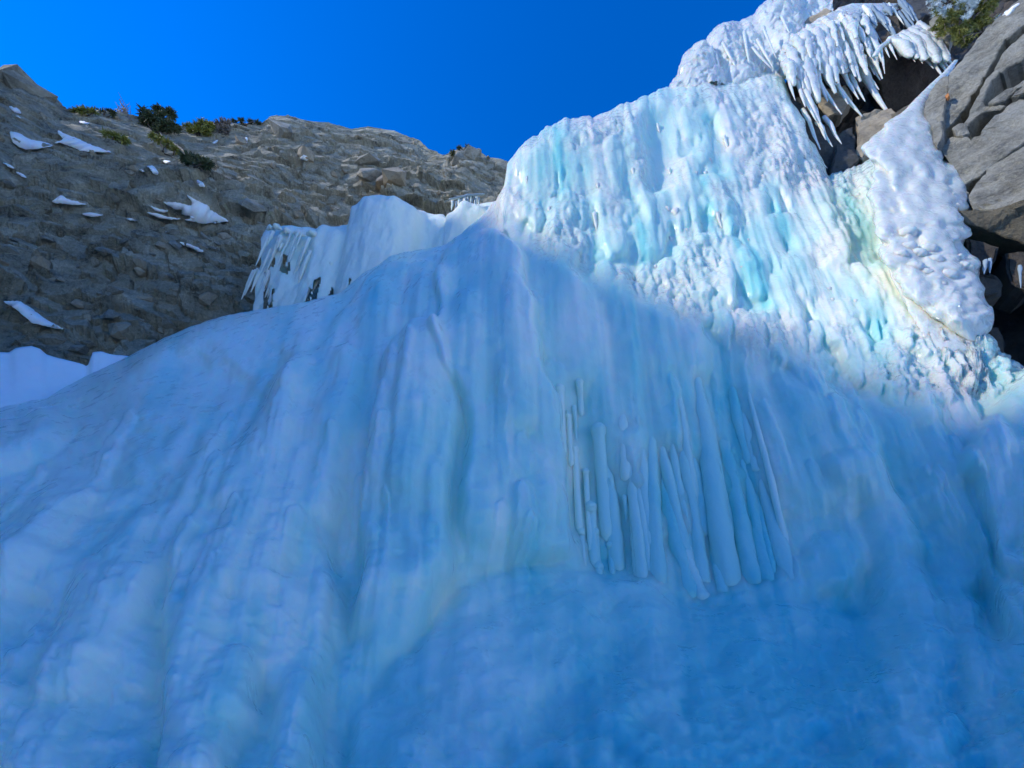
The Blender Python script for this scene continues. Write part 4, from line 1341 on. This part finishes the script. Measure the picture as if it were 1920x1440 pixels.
link('frosted_needles', needles_mesh(tf, .10, .012, 60, 6), M_FROST, pine)


def shrub(name, label, pts, mat, size, seed, trunk=None, per=16, tufts=9):
    """ridge shrub: tufts at pixel positions, standing on the hillside crest"""
    g = np.random.default_rng(seed)
    cx, cy = np.mean([p[0] for p in pts]), max(p[1] for p in pts)
    h = None
    for dy in range(6, 60, 3):
        h = hill_hit(cx, cy + dy)
        if h[0] is not None and h[3] < 75:
            break
    root = np.array(h[0])
    Yr = root[1]
    t = thing(name, label, 'shrub', root)
    rods, tw = [], []
    for i, (x, y, r) in enumerate(pts):
        c = at(x, y, Yr + g.uniform(-.3, .3))
        rr = r * Yr / F * 1.15
        rods.append(([root + g.normal(0, .12, 3) * np.array([1, 1, 0]), (root + c) / 2 + g.normal(0, .15, 3), c], [.06, .04, .02], i + seed))
        for k in range(tufts):
            d = g.normal(0, 1, 3)
            d /= np.linalg.norm(d)
            a = c + d * rr * g.uniform(.1, .5)
            b = c + d * rr * g.uniform(.75, 1.05) + np.array([0, 0, .12 * rr])
            rods.append(([c, (a + c) / 2, a], [.02, .014, .008], k))
            tw.append((a, b))
    link('branches', join_rods(rods), M_BARK, t)
    if per:
        link('needles', needles_mesh(tw, size, size * .13, per, seed), mat, t)
    return t


shrub('ridge_shrub', 'tallest dark evergreen shrub with rounded tufts on the skyline ridge', [(270, 213, 11), (282, 222, 12), (298, 210, 10), (304, 222, 13), (318, 214, 9), (290, 235, 12), (312, 236, 11), (326, 240, 9), (275, 230, 8), (300, 245, 10)], M_NEED2, .42, 3, None, 18, 16)
shrub('ridge_shrub', 'low yellow-green shrub on the ridge right of the tall one', [(352, 240, 8), (366, 236, 9), (380, 233, 10), (392, 236, 8), (372, 246, 10), (388, 246, 9), (360, 248, 8)], M_NEED, .34, 4, None, 18, 14)
shrub('ridge_shrub', 'brownish dry shrub on the ridge next to the yellow-green one', [(402, 234, 8), (414, 230, 9), (424, 228, 7), (408, 243, 9), (422, 242, 8)], M_DEAD, .30, 6, None, 14, 14)
shrub('ridge_shrub', 'dark green needle tuft on the hillside below the tall skyline shrub', [(350, 296, 8), (362, 300, 9), (376, 303, 8), (388, 306, 6), (358, 308, 7)], M_NEED2, .34, 9, None, 18, 14)
pth = [hill_hit(x, y) for x, y in ((378, 312), (350, 292), (322, 272), (305, 258), (298, 246))]
pp = [np.array(h[0]) + np.array(h[1]) * .25 for h in pth if h[0] is not None]
lt = thing('leaning_trunk', 'thin pale curved trunk leaning from the hillside tuft up to the tall shrub', 'tree trunk', pp[0])
link('trunk', icicle_mesh(pp, [.10, .09, .07, .05, .03], 7, 4, .15, 12), M_DEAD, lt)
for lab, pts_, mt_, sd_ in (('low olive scrub in the dip beside the bare rounded ridge', [(140, 210, 5), (152, 207, 6), (165, 208, 6), (178, 209, 5)], M_NEED, 21), ('low dark scrub on the skyline between the dip and the dead twigs', [(190, 211, 5), (203, 211, 6), (214, 213, 4)], M_NEED2, 22),
                          ('low dark scrub on the skyline left of the pale outcrop', [(440, 229, 5), (454, 229, 6), (470, 230, 6), (484, 231, 5)], M_NEED2, 23), ('loose olive scrub hanging on the slope under the tall skyline shrub', [(300, 262, 8), (316, 270, 8), (328, 282, 7), (288, 256, 7)], M_NEED, 24),
                          ('tiny olive scrub on the skyline above the dark outcrop', [(848, 286, 4), (862, 279, 5), (876, 277, 5)], M_NEED2, 25), ('faint olive scrub patch in the middle of the upper slope', [(200, 250, 6), (216, 256, 6), (232, 262, 6)], M_NEED, 26)):
    shrub('ridge_shrub', lab, pts_, mt_, .30, sd_, None, 14, 10)
# bare leaning snag
h = hill_hit(245, 226)
rt = np.array(h[0])
sn = thing('dead_snag', 'bare grey leaning twigs on the skyline left of the tall shrub', 'dead shrub', rt)
rods = []
for i, (x, y) in enumerate([(226, 193), (217, 204), (222, 206), (228, 203), (232, 200), (236, 210)]):
    e = at(x, y, rt[1])
    rods.append(([rt, (rt + e) / 2 + np.array([.1, 0, -.1]), e], [.09, .06, .03], i))
    for k in range(5):
        p = rt * (1 - (.5 + .1 * k)) + e * (.5 + .1 * k)
        rods.append(([p, p + rng.normal(0, .15, 3) + np.array([-.1, 0, .2]), p + rng.normal(0, .3, 3) + np.array([-.2, 0, .5])], [.03, .02, .01], k))
link('twigs', join_rods(rods), M_DEAD, sn)
